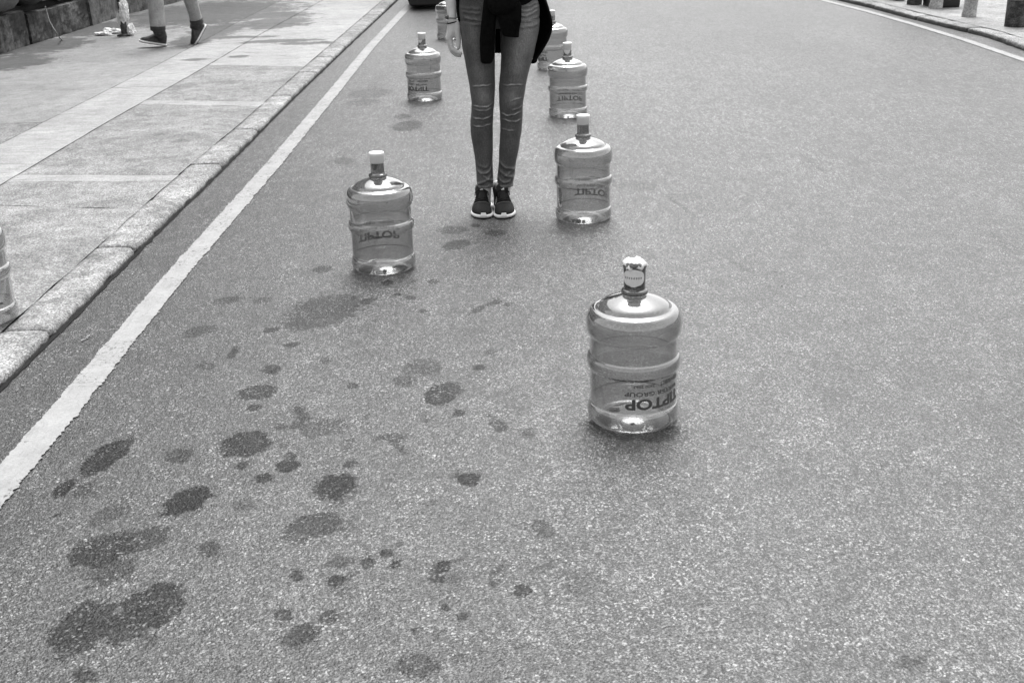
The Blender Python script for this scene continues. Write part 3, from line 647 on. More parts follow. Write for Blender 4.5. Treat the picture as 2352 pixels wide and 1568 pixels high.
# seams of the jeans
for L, nm in ((LL, -1), (RL, 1)):
    b = MB(); pts = []
    for z, a, c, r, y in L[:-1]:
        x = (c if nm == -1 else a); pts.append((x+(-.004 if nm == -1 else .004), y-.012, z))
    b.tube(pts, [.0022]*len(pts), 6); wobj(b, 'seam', M_GREYT, jeans)
    z, a, c, r, y = L[0]; b = MB(); n = 40
    b.rings([[((a+c)/2+((c-a)/2+e)*math.cos(2*math.pi*j/n), y+(r+e)*math.sin(2*math.pi*j/n), zz) for j in range(n)] for zz, e in ((.118, .0005), (.117, .003), (.121, .004), (.127, .0035), (.130, .001))], True, False)
    h = wobj(b, 'hem', M_JEAN, jeans); attr(h.data, 'fade_lit', np.full(len(h.data.vertices), .3))

# body: legs (under the jeans), trunk, neck, head, arms and hands in one skin
b = MB(); leg(b, LL, .72, 20); leg(b, RL, .72, 20)
b.loft([(-.105, 5.595, .03, .020, .035), (-.106, 5.60, .07, .021, .030), (-.106, 5.61, .12, .030, .036)], 16); b.loft([(-.010, 5.595, .03, .020, .035), (-.010, 5.60, .07, .021, .030), (-.010, 5.61, .12, .030, .036)], 16)
b.loft([(-.012, 5.622, .87, .15, .08), (-.012, 5.622, .95, .172, .096), (-.02, 5.61, 1.05, .135, .085), (-.02, 5.61, 1.12, .125, .08), (-.02, 5.605, 1.22, .14, .095), (-.02, 5.61, 1.32, .15, .095), (-.02, 5.62, 1.385, .16, .075), (-.02, 5.625, 1.42, .09, .055), (-.02, 5.62, 1.45, .05, .05)], 28)
HC = (-.02, 5.60, 1.545); head_parts(b, HC, (0, -1, 0), .93)
# her right arm hangs at the left of the picture
SH = Vector((-.185, 5.625, 1.365)); EL = Vector((-.235, 5.66, 1.105)); WR = Vector((-.2315, 5.60, .918))
b.tube([SH+Vector((.04, 0, .02)), SH, SH.lerp(EL, .5), EL, EL.lerp(WR, .3), EL.lerp(WR, .7), WR, V(893.8+434*.336, 152*.336, YP-.003)], [.045, .046, .040, .033, .034, .026, .0195, .0195], 16, .95)
def H(x, y, dy=0.0): return V(1016.1+x*.096, y*.096, YP-.002+dy)      # from an enlarged look at the hand
# palm seen from the thumb side
b.tube([H(240, 520), H(255, 620), H(240, 740), H(205, 840), H(150, 930)], [.0195, .0235, .0235, .0195, .0135], 16, .9, up=(1, 0, 0))
b.tube([H(225, 560, .018), H(225, 700, .026), H(180, 860, .032)], [.018, .022, .018], 14, .9, up=(1, 0, 0))
b.tube([H(320, 560, -.004), H(352, 680, -.006), H(372, 860, -.008), H(385, 1000, -.008), H(388, 1140, -.008)], [.018, .0175, .0122, .0115, .0098], 14)      # thumb
FG = [((165, 905), (205, 1050), (250, 1180), (345, 1255), (445, 1285), 0.000, .0108), ((140, 890), (170, 1090), (225, 1230), (330, 1325), (420, 1345), .019, .0108),
      ((150, 890), (175, 1080), (235, 1215), (330, 1290), (400, 1290), .037, .0100), ((165, 870), (195, 1020), (250, 1130), (320, 1185), (375, 1180), .053, .0088)]
for p0, p1, p2, p3, p4, dy, r_ in FG:
    b.tube([H(210, 760, dy*.8), H(*p0, dy), H(*p1, dy), H(*p2, dy), H(*p3, dy), H(*p4, dy)], [r_*1.3, r_*1.25, r_*1.0, r_*.97, r_*.86, r_*.72], 12)
# her left arm is bent, the hand in front of the belly above the frame
SH2 = Vector((.145, 5.625, 1.365)); EL2 = Vector((.21, 5.64, 1.12)); WR2 = Vector((.09, 5.49, 1.16))
b.tube([SH2-Vector((.04, 0, -.02)), SH2, SH2.lerp(EL2, .5), EL2, EL2.lerp(WR2, .4), WR2], [.045, .046, .040, .033, .032, .021], 16, .95)
hand_generic(b, WR2, (-1, -.05, .05), (0, 0, 1), (0, 1, 0), .95, .5)
body = wobj(b, 'body', M_SKIN); finish(body, voxel=.0032, smooth=3)
face_bits(body, Vector(HC)-Vector(WO.location), (0, -1, 0), .93)
b = MB(); n_ = H(388, 1160, -.016); b.tube([H(386, 1105, -.0165), H(388, 1150, -.0155)], [.0052, .0048], 10, .5); wobj(b, 'nail', M_NAIL, body)
b = MB(); b.tube([H(200, 1068, -.0095), H(214, 1074, -.0100), H(228, 1070, -.0095)], [.0016]*3, 8); wobj(b, 'ring', M_CAP, WO)
# hair
b = MB(); hc = Vector(HC)
b.rings([[hc+Vector((.088*math.cos(a)*w, .10*math.sin(a)*w+dy, z)) for a in [2*math.pi*j/24 for j in range(24)]] for z, w, dy in ((-.28, .55, .07), (-.2, .8, .055), (-.08, .98, .045), (.0, 1.02, .036), (.06, .98, .025), (.095, .72, .018), (.112, .3, .015))])
wobj(b, 'hair', M_HAIR)
# bracelet and bead band
def ring_around(p, rx, ry, tilt, r, n=28, lift=0.0):
    b = MB(); rg = []
    for j in range(n):
        a = 2*math.pi*j/n; c_ = p+Vector((rx*math.cos(a), ry*math.sin(a), rx*math.cos(a)*math.tan(tilt))); o_ = Vector((math.cos(a), math.sin(a), 0))
        rg.append([c_+o_*(r*math.cos(t))+Vector((0, 0, r*1.2*math.sin(t))) for t in [2*math.pi*q/8 for q in range(8)]])
    rg.append(rg[0]); b.rings(rg, False, False); return b
pb = V(893.8+432*.336, 153*.336, YP-.002); wobj(ring_around(pb, .0250, .0245, R(12), .0024), 'bracelet', M_LACE)
pw = V(893.8+430*.336, 122*.336, YP-.002); wobj(ring_around(pw, .0235, .0225, R(-4), .0018), 'watch_strap', M_GREYT)
b = MB(); q = V(893.8+403*.336, 118*.336, YP-.006); b.tube([q+Vector((-.004, -.004, 0)), q+Vector((.006, .006, 0))], [.0105, .0105], 18, .95); wobj(b, 'watch_case', M_WATCH)

# shirt and knotted jacket
b = MB(); b.loft([(-.018, 5.618, 1.04, .164, .100), (-.02, 5.612, 1.08, .150, .096), (-.02, 5.61, 1.14, .142, .093), (-.02, 5.603, 1.22, .158, .112), (-.02, 5.607, 1.32, .170, .110), (-.02, 5.62, 1.385, .168, .088), (-.02, 5.624, 1.425, .098, .066)], 32)
for s_, a, c in ((-1, SH, EL), (1, SH2, EL2)): b.tube([a.lerp(c, -.15), a, a.lerp(c, .45)], [.056, .057, .052], 16)
sh = wobj(b, 'shirt', M_SHIRT); finish(sh, voxel=.006, smooth=4)
def J(x, y, dy=0.0): return V(893.8+x*.336, y*.336, YP+dy)     # from an enlarged look at the jacket
jk = MB(); secs = []
n = 44                                       # waist band of the tied jacket
for z, ex in ((1.03, .012), (1.045, .02), (1.07, .024), (1.10, .018), (1.115, .006)):
    rx = .180-(z-1.03)*.24+ex; secs.append([(-.015+rx*math.cos(a)*(1+.02*math.sin(7*a+z*90)), 5.62+(.106-(z-1.03)*.12+ex)*math.sin(a), z+.01*math.sin(3*a)) for a in [2*math.pi*j/n for j in range(n)]])
jk.rings(secs, False, False); jacket = wobj(jk, 'jacket', M_CLOTH); finish(jacket, solid=.006)
# back panel: hangs behind the thighs, wider on the right
v = []; f = []; nu, nv = 44, 30
for i in range(nv+1):
    t = i/nv
    for j in range(nu+1):
        u = j/nu; a = math.pi*(-.10+1.20*u)      # from her left side (+x) round the back to her right
        zb = .728+(-.032 if u < .5 else -.012)*abs(2*u-1)**2.0
        z = 1.04+(zb-1.04)*t
        exr = .012+.052*math.sin(math.pi*min(1, t*1.05)**1.2)*max(0, 1-u*2.2) - .045*max(0, t-.62)*max(0, 1-u*2)
        exl = .012+.004*t-.028*max(0, t-.35)*max(0, u*2-1)
        rx = .188+(exr if u < .5 else exl)-(.02*t if u > .5 else .0)-.05*max(0, t-.5)*(1 if u < .5 else .35)
        fold = .008*t*math.sin(a*7+t*1.5)
        v.append((-.012+(rx+fold)*math.cos(a), 5.63+(.112+.02*t+fold)*math.sin(a)+(.03 if abs(math.sin(a)) > .3 else .0)*t, z))
for i in range(nv):
    for j in range(nu): k = i*(nu+1)+j; f.append((k, k+1, k+nu+2, k+nu+1))
b = MB(); b.add(v, f); bp = wobj(b, 'back_panel', M_CLOTH, jacket); finish(bp, solid=.007)
def flat_piece(name, rows, th):      # rows: (xl, xr, y, dy) in enlarged pixels; a soft slab of cloth
    b = MB(); rg = []; n = 18
    for i, (xl, xr, y, dy) in enumerate([r[:4] for r in rows]):
        p, q = J(xl, y, dy), J(xr, y+(rows[i][4] if len(rows[i]) > 4 else 0), dy); c = (p+q)/2; h = (q-p)/2
        rg.append([c+h*(math.copysign(abs(math.cos(a))**.7, math.cos(a)))+Vector((0, -1, 0))*(th*math.sin(a)*(1+.45*noise.noise(Vector((math.cos(a)*2.5, i*.35, th*50))))) for a in [2*math.pi*k/n for k in range(n)]])
    b.rings(rg); o = wobj(b, name, M_CLOTH, jacket); finish(o, subsurf=1); return o
flat_piece('sleeve', [(660, 800, -60, -.115), (645, 765, 0, -.122), (640, 745, 60, -.123), (632, 733, 120, -.120), (626, 726, 180, -.115), (620, 724, 250, -.108), (618, 722, 310, -.101), (621, 720, 360, -.096), (623, 715, 405, -.092), (626, 704, 428, -.090), (640, 695, 436, -.089)], .020)
flat_piece('sleeve', [(700, 905, -60, -.118), (705, 890, 0, -.128), (715, 893, 50, -.133), (728, 898, 90, -.134), (742, 903, 130, -.132), (748, 901, 160, -.128), (760, 893, 190, -.124), (768, 889, 225, -.119), (776, 889, 246, -.116, 8), (800, 884, 250, -.115, 8)], .026)
flat_piece('sleeve', [(830, 905, 0, -.130), (825, 905, 60, -.140), (840, 906, 120, -.142), (862, 904, 150, -.138), (885, 898, 168, -.134)], .014)
flat_piece('knot', [(690, 860, -50, -.13), (672, 880, -10, -.145), (668, 880, 40, -.150), (690, 850, 85, -.142), (720, 800, 105, -.130)], .03)
flat_piece('front_fold', [(835, 1010, -70, -.09), (850, 1010, -30, -.095), (860, 985, 0, -.098), (875, 955, 22, -.10), (885, 915, 40, -.104)], .012)

# ------------------------------------------------------------------ shoes
def shoe(parent, origin, yaw, s=1.0, mirror=1, stripes=True, name='sneaker', label=None, up_mat=M_SHOE, pitch=0.0, length=.262):
    """local frame: toe at y=0 pointing to -y, heel at y=length; x to the side"""
    L = length; T = Matrix.Translation(origin) @ Matrix.Rotation(yaw, 4, 'Z') @ Matrix.Rotation(pitch, 4, 'X') @ Matrix.Translation((0, -L*.5 if pitch else 0, 0))
    def hw(t):          # half width along the foot
        pts = [(0, 0), (.012, .014), (.04, .027), (.09, .038), (.16, .0452), (.26, .0495), (.36, .0485), (.5, .042), (.65, .0365), (.8, .0365), (.9, .0345), (.96, .027), (.99, .013), (1, 0)]
        for (a, x), (c, y) in zip(pts, pts[1:]):
            if t <= c: return (x+(y-x)*(t-a)/(c-a))*s
        return 0
    def cxm(t): return mirror*.006*math.sin(math.pi*min(1, t*1.3))*s-mirror*.007*s*max(0, 1-t*3)
    def hh(t):
        pts = [(0, .014), (.03, .028), (.08, .040), (.18, .050), (.28, .058), (.4, .075), (.52, .092), (.62, .100), (.72, .094), (.86, .092), (.95, .10), (1, .085)]
        for (a, x), (c, y) in zip(pts, pts[1:]):
            if t <= c: return (x+(y-x)*(t-a)/(c-a))*s
        return .08*s
    root = bpy.data.objects.new(name, bpy.data.meshes.new(name)); link(root, parent)
    def surf(t, a, e=0.0):
        w = hw(t)*(1.0-.02)+e; h = hh(t)-.016*s+e; k = .75
        ca, sa = math.cos(a), math.sin(a)
        return Vector((cxm(t)+w*math.copysign(abs(ca)**k, ca)*(1-.14*max(0, sa)*(t > .3)*min(1, (t-.3)*4)), t*L+(-e if t < .05 else 0), (.016*s+h*max(0, sa)**.85)))
    def put(b, nm, mat, par): o = b.obj(nm, mat, par); o.data.transform(T); return o
    n, m = 22, 30; b = MB(); rg = []
    for i in range(m+1):
        t = .012+(1-.02)*(i/m)**.9
        rg.append([surf(t, math.pi*j/n) for j in range(n+1)]+[Vector((cxm(t)-hw(t)*.9, t*L, .009*s)), Vector((cxm(t)+hw(t)*.9, t*L, .009*s))])
    b.rings(rg); u = put(b, 'upper', up_mat, root)
    # white midsole and black outsole follow the footprint
    def outline(e, z, n=72):
        P = []
        for k in range(n):
            a = 2*math.pi*k/n; t = .5-.5*math.cos(a); sgn = 1 if math.sin(a) > 0 else -1
            P.append(Vector((cxm(t)+sgn*(hw(t)+e*min(1, hw(t)/.02)), t*L+(-e if t < .02 else (e if t > .98 else -e*math.cos(a)*.9)), z)))
        return P
    b = MB(); b.rings([outline(-.006*s, .004*s), outline(.004*s, .006*s), outline(.0055*s, .011*s), outline(.004*s, .0165*s), outline(.001*s, .0195*s), outline(-.008*s, .0195*s)]); put(b, 'midsole', M_SOLE, root)
    b = MB(); b.rings([outline(-.008*s, 0), outline(.0012*s, .0008*s), outline(.0032*s, .0058*s), outline(-.004*s, .0062*s)]); put(b, 'outsole', M_OUT, root)
    if not stripes: root.data = root.data; return root, T
    b = MB(); vv = []; ff = []; nn = 12              # toe guard tab of the sole
    for i in range(7):
        for j in range(nn+1):
            a = math.pi/2+(j/nn-.5)*(1.75-i*.06); t = .004+.024*i/6
            p = surf(t, a, .0030*s); p.z = .014*s+i*.0026*s; p.y -= .0022*s; p.x = cxm(t)+(j/nn-.5)*(.034-.0022*i)*s; vv.append(p)
    for i in range(6):
        for j in range(nn): k = i*(nn+1)+j; ff.append((k, k+1, k+nn+2, k+nn+1))
    b.add(vv, ff); tb = put(b, 'toe_tab', M_SOLE, root); finish(tb, solid=.003)
    for sd__ in (1, -1):                             # three slanted bars on each side
        for q in range(3):
            b = MB(); vv = []; ff = []; t0 = .345+q*.062
            for i in range(9):
                k = i/8; a = .12+.66*k; tt = t0+.050*k
                for e in (0, .026): vv.append(surf(tt+e, a if sd__ > 0 else math.pi-a, .0028*s))
            for i in range(8): ff.append((2*i, 2*i+1, 2*i+3, 2*i+2))
            b.add(vv, ff); o = put(b, 'stripe', M_SOLE, root)
    # tongue
    b = MB(); rg = []
    for t, x, zz, w in ((.34, 0, .062, .022), (.42, 0, .080, .025), (.50, 0, .098, .028), (.56, 0, .114, .030), (.60, 0, .127, .030), (.615, 0, .132, .023)):
        c = Vector((cxm(t), t*L, zz*s)); rg.append([c+Vector((w*s*math.copysign(abs(math.cos(a))**.7, math.cos(a)), -.4*.006*math.sin(a), .006*s*math.sin(a)))+Vector((0, .16*w*abs(math.cos(a)), -.25*w*math.cos(a)**2)) for a in [2*math.pi*k/16 for k in range(16)]])
    b.rings(rg); tg = put(b, 'tongue', up_mat, root); finish(tg, subsurf=1)
    b = MB()                                          # emblem: three rising bars forming a peak
    for q in range(3):
        x0 = (-.0078+q*.0050)*s; hgt = (.0055+.0040*q)*s; t_ = .535
        base = Vector((cxm(t_), t_*L-.0075*s, .1095*s)); ux = Vector((1, 0, 0)); uz = Vector((0, .66, .75))
        p0 = base+ux*x0; b.add([p0, p0+ux*.0042*s, p0+ux*(.0042+.0012)*s+uz*hgt*.72, p0+ux*.0012*s+uz*hgt], [(0, 1, 2, 3)])
    em = put(b, 'emblem', M_SOLE, root); finish(em, solid=.001)
    # collar
    b = MB(); rg = []; nn = 28
    for zz, e in ((.05, -.001), (.085, .002), (.100, .004), (.108, .003), (.106, -.004), (.09, -.008)):
        rg.append([Vector((cxm(.75)+(.036+e)*s*math.cos(a), .745*L+(.055+e)*s*math.sin(a), (zz+(.012 if math.sin(a) > 0 else 0)*abs(math.sin(a)))*s)) for a in [2*math.pi*k/nn for k in range(nn)]])
    b.rings(rg, False, False); put(b, 'collar', up_mat, root)
    b = MB()                                          # laces
    for q in range(5):
        t = .34+q*.047; P = []
        for k in range(9):
            a = math.pi/2+(-.5+k/8)*1.15; p = surf(t+.012*math.sin(k*.8), a, .0042*s); P.append(p)
        b.tube(P, [.0030*s]*9, 8, .6)
    for q in (1, -1):
        c = surf(.53, math.pi/2, .010*s)
        b.tube([c, c+Vector((q*.016, -.006, .006))*s, c+Vector((q*.030, -.004, -.004))*s, c+Vector((q*.034, .002, -.022))*s, c+Vector((q*.020, -.004, -.010))*s, c+Vector((q*.004, 0, 0))*s], [.0026*s]*6, 8)
        b.tube([c, c+Vector((q*.018, -.016, -.004))*s, c+Vector((q*.026, -.034, -.022))*s], [.0024*s]*3, 8)
    put(b, 'laces', M_LACE, root)
    b = MB(); P = [surf(.31, math.pi/2+(-.5+k/10)*1.5, .0012*s) for k in range(11)]; b.tube(P, [.0017*s]*11, 6, .5); put(b, 'lace_guard', M_GREYT, root)
    return root, T
WOI = Vector(WO.location)
sk = {}
for nm, tip, yaw, mir in (('l', G(1108, 503), R(-1.5), -1), ('r', G(1160.5, 503), R(5.5), 1)):
    o = Vector((tip.x, tip.y, 0))-WOI; o.z = 0
    rt, T = shoe(WO, o, yaw, 1.0, mir); sk[nm] = T
    b = MB(); c = T @ Vector((0, .20, 0)); b.loft([(c.x, c.y, .08, .027, .036), (c.x, c.y+.002, .115, .029, .036), (c.x, c.y, .135, .030, .036)], 24); b.obj('sock', M_SOCK, WO)

# ------------------------------------------------------------------ walking person on the pavement
WK = thing('person', (-3.42, 12.45, KZ), 'walking person with pale jeans rolled over dark boots, cropped at the knees', 'person')
def kobj(b, name, mat, par=WK): o = b.obj(name, mat, par); o.data.transform(Matrix.Translation(-Vector(WK.location))); return o
A1 = V(363, 70, 12.42); K1 = V(357, -6, 12.42); HP = Vector((-3.42, 12.58, .98))
A2 = V(453, 54, 12.78); K2 = V(436, -6, 12.70)
A1z = A1.copy(); A2z = A2.copy()
def trouser(b, an, kn, hp, r): b.tube([an, an.lerp(kn, .35), an.lerp(kn, .7), kn, kn.lerp(hp, .5), hp], r, 20, 1.0, round_ends=False)
b = MB(); trouser(b, A1z, K1, HP+Vector((-.0, -.09, 0)), [.074, .080, .080, .080, .09, .10]); 
b.loft([(HP.x, HP.y, .86, .10, .12), (HP.x, HP.y, .93, .115, .165), (HP.x, HP.y, 1.02, .115, .165), (HP.x, HP.y, 1.06, .11, .155)], 28)
trouser(b, A2z, K2, HP+Vector((0, .09, 0)), [.064, .064, .068, .074, .09, .10])
jw = kobj(b, 'jeans', M_JEAN_L); finish(jw, voxel=.009, smooth=5)
P_ = co(jw.data); fa = np.clip((P_[:, 1] < .12)*.58, 0, 1)+np.clip((P_[:, 0]-.06)*6, 0, .5)*(P_[:, 1] > .12)*(P_[:, 2] < .7); attr(jw.data, 'fade_lit', fa)  # front leg and rear edge painted lit, trailing leg painted in shade
for an, kn, r in ((A1z, K1, .076), (A2z, K2, .070)):
    d = (kn-an).normalized(); b = MB(); b.tube([an-d*.004, an+d*.004, an+d*.04, an+d*.05], [r*.92, r, r*1.02, r*.95], 24, round_ends=False)
    h = kobj(b, 'rolled_cuff', M_JEAN_D, jw); attr(h.data, 'fade_lit', np.zeros(len(h.data.vertices)))
b = MB()
for an, kn in ((A1z, K1), (A2z, K2)): b.tube([an+(kn-an).normalized()*.03, an.lerp(kn, .4), kn, HP], [.04, .05, .052, .07], 16)
b.loft([(HP.x, HP.y, .9, .09, .14), (HP.x, HP.y, 1.1, .09, .135), (HP.x, HP.y, 1.3, .105, .16), (HP.x, HP.y, 1.42, .09, .18), (HP.x, HP.y, 1.47, .06, .08)], 24)
HC2 = Vector((HP.x-.02, HP.y, 1.63)); head_parts(b, HC2, (-1, 0, 0), 1.0)
arms = []
for q, sw in ((-1, .16), (1, -.16)):
    s0 = Vector((HP.x, HP.y+q*.19, 1.41)); e0 = s0+Vector((sw*.4, q*.04, -.29)); w0 = e0+Vector((sw*.3-.08, 0, -.24)); arms.append((s0, e0))
    b.tube([s0, s0.lerp(e0, .5), e0, w0], [.052, .045, .038, .026], 14); hand_generic(b, w0, (-.1, 0, -1), (-1, 0, 0), (0, -q, 0), 1.0, .5)
bd = kobj(b, 'body', M_SKIN); finish(bd, voxel=.006, smooth=3); face_bits(bd, HC2-Vector(WK.location), (-1, 0, 0))
b = MB(); b.loft([(HP.x, HP.y, 1.0, .125, .165), (HP.x, HP.y, 1.15, .115, .155), (HP.x, HP.y, 1.32, .125, .18), (HP.x, HP.y, 1.43, .11, .19), (HP.x, HP.y, 1.485, .07, .09)], 28)
for s0, e0 in arms: b.tube([s0.lerp(e0, -.1), s0, s0.lerp(e0, .6)], [.06, .062, .055], 14)
o = kobj(b, 'shirt', M_SHIRT); finish(o, voxel=.008, smooth=4)
b = MB(); b.rings([[HC2+Vector((.10*math.cos(a)*w+dx, .082*math.sin(a)*w, z)) for a in [2*math.pi*j/24 for j in range(24)]] for z, w, dx in ((-.06, .75, .035), (.0, .98, .028), (.06, .98, .018), (.095, .72, .012), (.113, .3, .01))]); kobj(b, 'hair', M_HAIR)
WKI = Vector(WK.location)
def boot(an, ctr, yaw, pitch):
    rt, T = shoe(WK, ctr-WKI, yaw, 1.18, 1, False, 'boot', None, M_BOOT, pitch, .27)
    b = MB(); T2 = Matrix.Translation(WKI) @ T; h0 = T2 @ Vector((0, .20, .045)); h1 = T2 @ Vector((0, .205, .11)); b.tube([h0, h1, h1.lerp(an, .5), an+Vector((0, 0, .03))], [.050, .058, .062, .062], 20, round_ends=False)
    kobj(b, 'shaft', M_BOOT, rt); return rt
c1 = G(352, 108, KZ); c1.z = KZ+.03
boot(A1z, c1, R(-74), R(-13))
c2 = V(459, 84, 12.80)
boot(A2z, c2, R(-62), R(52))

# ------------------------------------------------------------------ left building base with its plinth
WL = thing('building', (-5.2, 13, 0), 'grimy concrete building base with a dark ledge behind the left pavement', 'building')
def lobj(b, name, mat, par=WL, smooth=False):
    o = b.obj(name, mat, par, smooth); o.data.transform(Matrix.Translation((5.2, -13, 0))); attr(o.data, 'wet_shade', [(.75 if name == 'plinth' and p[2] > .17+.12*noise.noise(Vector((p[1]*2.2, 0, 0))) and noise.noise(Vector((p[1]*1.1, 3, 0))) > -.12 and p[1] < 2 else (.55 if name == 'plinth' and p[2] < .04 else 0)) for p in co(o.data)]); return o
def along(pl, prof_, y0, y1, step=.15, amp=.012, seed=3):     # profile (offset x, z) swept along the wall base line
    b = MB(); rg = []; n = int((y1-y0)/step); prof = []
    for (a, c), (d_, e) in zip(prof_, prof_[1:]+prof_[:1]):
        k = 5 if abs(e-c) > .1 and a > -.3 else 1
        prof += [(a+(d_-a)*q/k, c+(e-c)*q/k) for q in range(k)]
    for i in range(n+1):
        y = y0+(y1-y0)*i/n; x = interp(pl, y); rg.append([(x+ox+jag(y+oz*3, 2, amp, seed), y, oz+jag(y+ox*5, 2, amp*.6, seed+3)) for ox, oz in prof])
    b.rings(rg); return b
lobj(along(WB, [(0, 0), (0, .20), (-.012, .385), (-.05, .395), (-.6, .395), (-.6, 0)], 6, 13.13, .07), 'plinth', M_WALL)
lobj(along(WB, [(0.012, 0), (.008, .18), (-.004, .345), (-.04, .355), (-.6, .355), (-.6, 0)], 13.18, 14.95, .07), 'plinth', M_WALL)
lobj(along(WB, [(0.03, 0), (.02, .4), (0, 1.2), (-.6, 1.2), (-.6, 0)], 15.0, 25.5, .12), 'plinth', concrete('plinth_pale', .17, dirt=.9))
lobj(along(WB, [(-.10, .36), (-.10, .43), (-.5, .43), (-.5, .36)], 6, 14.95, .3, .002), 'recess', M_DARK)
lobj(along(WB, [(-.02, .445), (-.02, 1.0), (-.6, 1.0), (-.6, .445)], 13.7, 14.2, .1, .006), 'wall_panel', M_BOWL)
lobj(along(WB, [(-.16, .43), (-.16, 1.0), (-.6, 1.0), (-.6, .43)], 6, 13.69, .3, .006), 'wall_panel', M_WALL)
lobj(along(WB, [(-.05, .40), (-.05, 1.0), (-.6, 1.0), (-.6, .40)], 14.2, 14.95, .1, .002), 'vent_opening', M_BLACK)
bb = MB(); rg = []
for y in np.linspace(6, 25.5, 14): x = interp(WB, y); rg.append([(x-.55, y, 1.0), (x-.12, y, 1.0), (x-.12, y, 9.0), (x-.55, y, 9.0)])
bb.rings(rg); lobj(bb, 'facade', concrete('facade_render', .22, dirt=.4))
for k, y in enumerate((7.5, 10.2, 12.9, 15.6, 18.3, 21)):
    for z in (2.2, 5.4):
        x = interp(WB, y)-.10; w = MB(); w.box(x-.02, x+.03, y, y+1.5, z, z+1.7); fr = lobj(w, 'window', M_GREYT)
        w = MB(); w.box(x+.031, x+.036, y+.08, y+1.42, z+.08, z+1.62); lobj(w, 'pane', simple('window_glass', .02, .08, .6), fr)
# two big round tubs resting on the ledge
def tub(px, py, R0, y, mat, label, z0):
    b = MB(); b.lathe([(0, 0), (R0*.45, .004), (R0*.72, .03), (R0*.9, .09), (R0, .2), (R0*1.03, .42), (R0*1.08, .45), (R0*1.08, .50), (R0, .50), (R0*.96, .44), (0, .42)], 48)
    o = b.obj('planter_tub', mat); o.location = (px, y, z0); attr(o.data, 'wet_shade', np.zeros(len(o.data.vertices))); return tag(o, label, 'planter')
tub(-5.27, 0, .30, 12.6, M_BOWL, 'pale rounded concrete tub cut off at the top left corner', .43)
tub(-5.22, 0, .21, 13.42, M_BOWLD, 'dark rounded tub on the ledge beside the pale tub', .43)
b = MB(); hs = [G(141, 90, KZ), ]; pts = [V(104, 16, 13.1), V(106, 24, 13.1), V(113, 48, 13.05), V(124, 68, 13.0), V(135, 84, 12.97), G(141, 91, KZ+.006), G(143, 92, KZ+.006)]
b.tube(pts, [.007]*7, 8); tag(b.obj('hose', simple('hose_rubber', .22, .6)), 'thin grey hose hanging from the ledge to the pavement', 'hose')
# pole with plastic bags
pc = G(287, 82, KZ); b = MB(); b.lathe([(.0, 0), (.085, 0), (.088, .006), (.082, .014), (.040, .018), (.038, .03), (.035, .25), (.034, 1.3), (.030, 1.33), (0, 1.335)], 28)
o = b.obj('pole', simple('pole_grey', .07, .6, .4, .4)); o.location = pc; tag(o, 'dark grey pole with round foot standing on the left pavement', 'pole')
def crumple(name, c, r, seed, label, cat, amp=.35):
    b = MB(); n, m = 26, 16; v = []; f = []
    for i in range(m+1):
        ph = math.pi*i/m
        for j in range(n):
            a = 2*math.pi*j/n; d = Vector((math.sin(ph)*math.cos(a), math.sin(ph)*math.sin(a), math.cos(ph)))
            k = 1+amp*noise.noise(d*1.6+Vector((seed, 0, 0)))+amp*1.3*abs(noise.noise(d*3.2+Vector((0, seed, 0))))+amp*.8*noise.noise(d*7+Vector((0, 0, seed))); v.append(Vector((d.x*r[0]*k, d.y*r[1]*k, d.z*r[2]*k)))
    for i in range(m):
        for j in range(n): q = (j+1) % n; f.append((i*n+j, i*n+q, (i+1)*n+q, (i+1)*n+j))
    zmin = min(p.z for p in v)
    o = mesh(name, v, f, M_PAPER, None, False); o.location = c
    return tag(o, label, cat)
bagc = V(284, 25, pc.y-.06)
crumple('plastic_bag', bagc, (.05, .045, .10), 3, 'white plastic bag tied around the dark pole', 'plastic bag', .45)
q = V(273, 45, pc.y-.02); crumple('plastic_bag', q, (.018, .02, .06), 11, 'thin end of a white bag dangling left of the pole', 'plastic bag', .4)
q = V(302, 74, pc.y-.02); crumple('plastic_bag', (q.x, q.y, KZ+.06), (.035, .05, .062), 5, 'white bag slumped on the ground right of the pole', 'plastic bag', .4)
q = G(237, 81, KZ); crumple('crumpled_paper', (q.x, q.y, KZ+.018), (.058, .05, .014), 7, 'flat crumpled white paper lying left of the pole', 'paper', .9)
q = G(257, 77, KZ); crumple('cloth_rag', (q.x, q.y, KZ+.03), (.085, .05, .022), 9, 'pale crumpled rag between the pole and the flat paper', 'rag', .9)

# ------------------------------------------------------------------ right pavement: bollards and trough
def bollard(px0, px1, py, mat, tilt, label, rscale=1.0, band=False, grp='round concrete bollards on the right pavement'):
    a, c = G(px0, py, .052), G(px1, py, .052); r = (c-a).length/2*rscale; ctr = (a+c)/2+Vector((0, r*.8, 0))
    t = thing('bollard', ctr, label, 'bollard', grp); t.rotation_euler = (R(0), tilt, 0)
    b = MB(); z0 = .255 if band else 0
    b.lathe([(r*1.02, z0), (r, z0+.05), (r*.96, .5), (r*.94, .80), (r*.86, .86), (r*.5, .90), (0, .905)] if band else [(0, -.01), (r*1.04, -.01), (r*1.05, .03), (r*.97, .09), (r*.94, .5), (r*.92, .80), (r*.85, .86), (r*.5, .90), (0, .905)], 32)
    o = b.obj('post', mat, t); attr(o.data, 'wet_shade', np.zeros(len(o.data.vertices)))
    if band:
        b = MB(); b.lathe([(0, -.01), (r*1.06, -.01), (r*1.05, .05), (r*1.03, .252), (r*1.0, .258)], 32); o = b.obj('painted_base', M_POSTD, t); attr(o.data, 'wet_shade', np.zeros(len(o.data.vertices)))
bollard(2315, 2366, 63, M_POST, 0, 'thick bollard with dark stained base at the right edge of the photo', 1.0, True)
bollard(2213, 2246, 40, M_POST, R(4), 'slim grey bollard leaning right, second from the right edge')
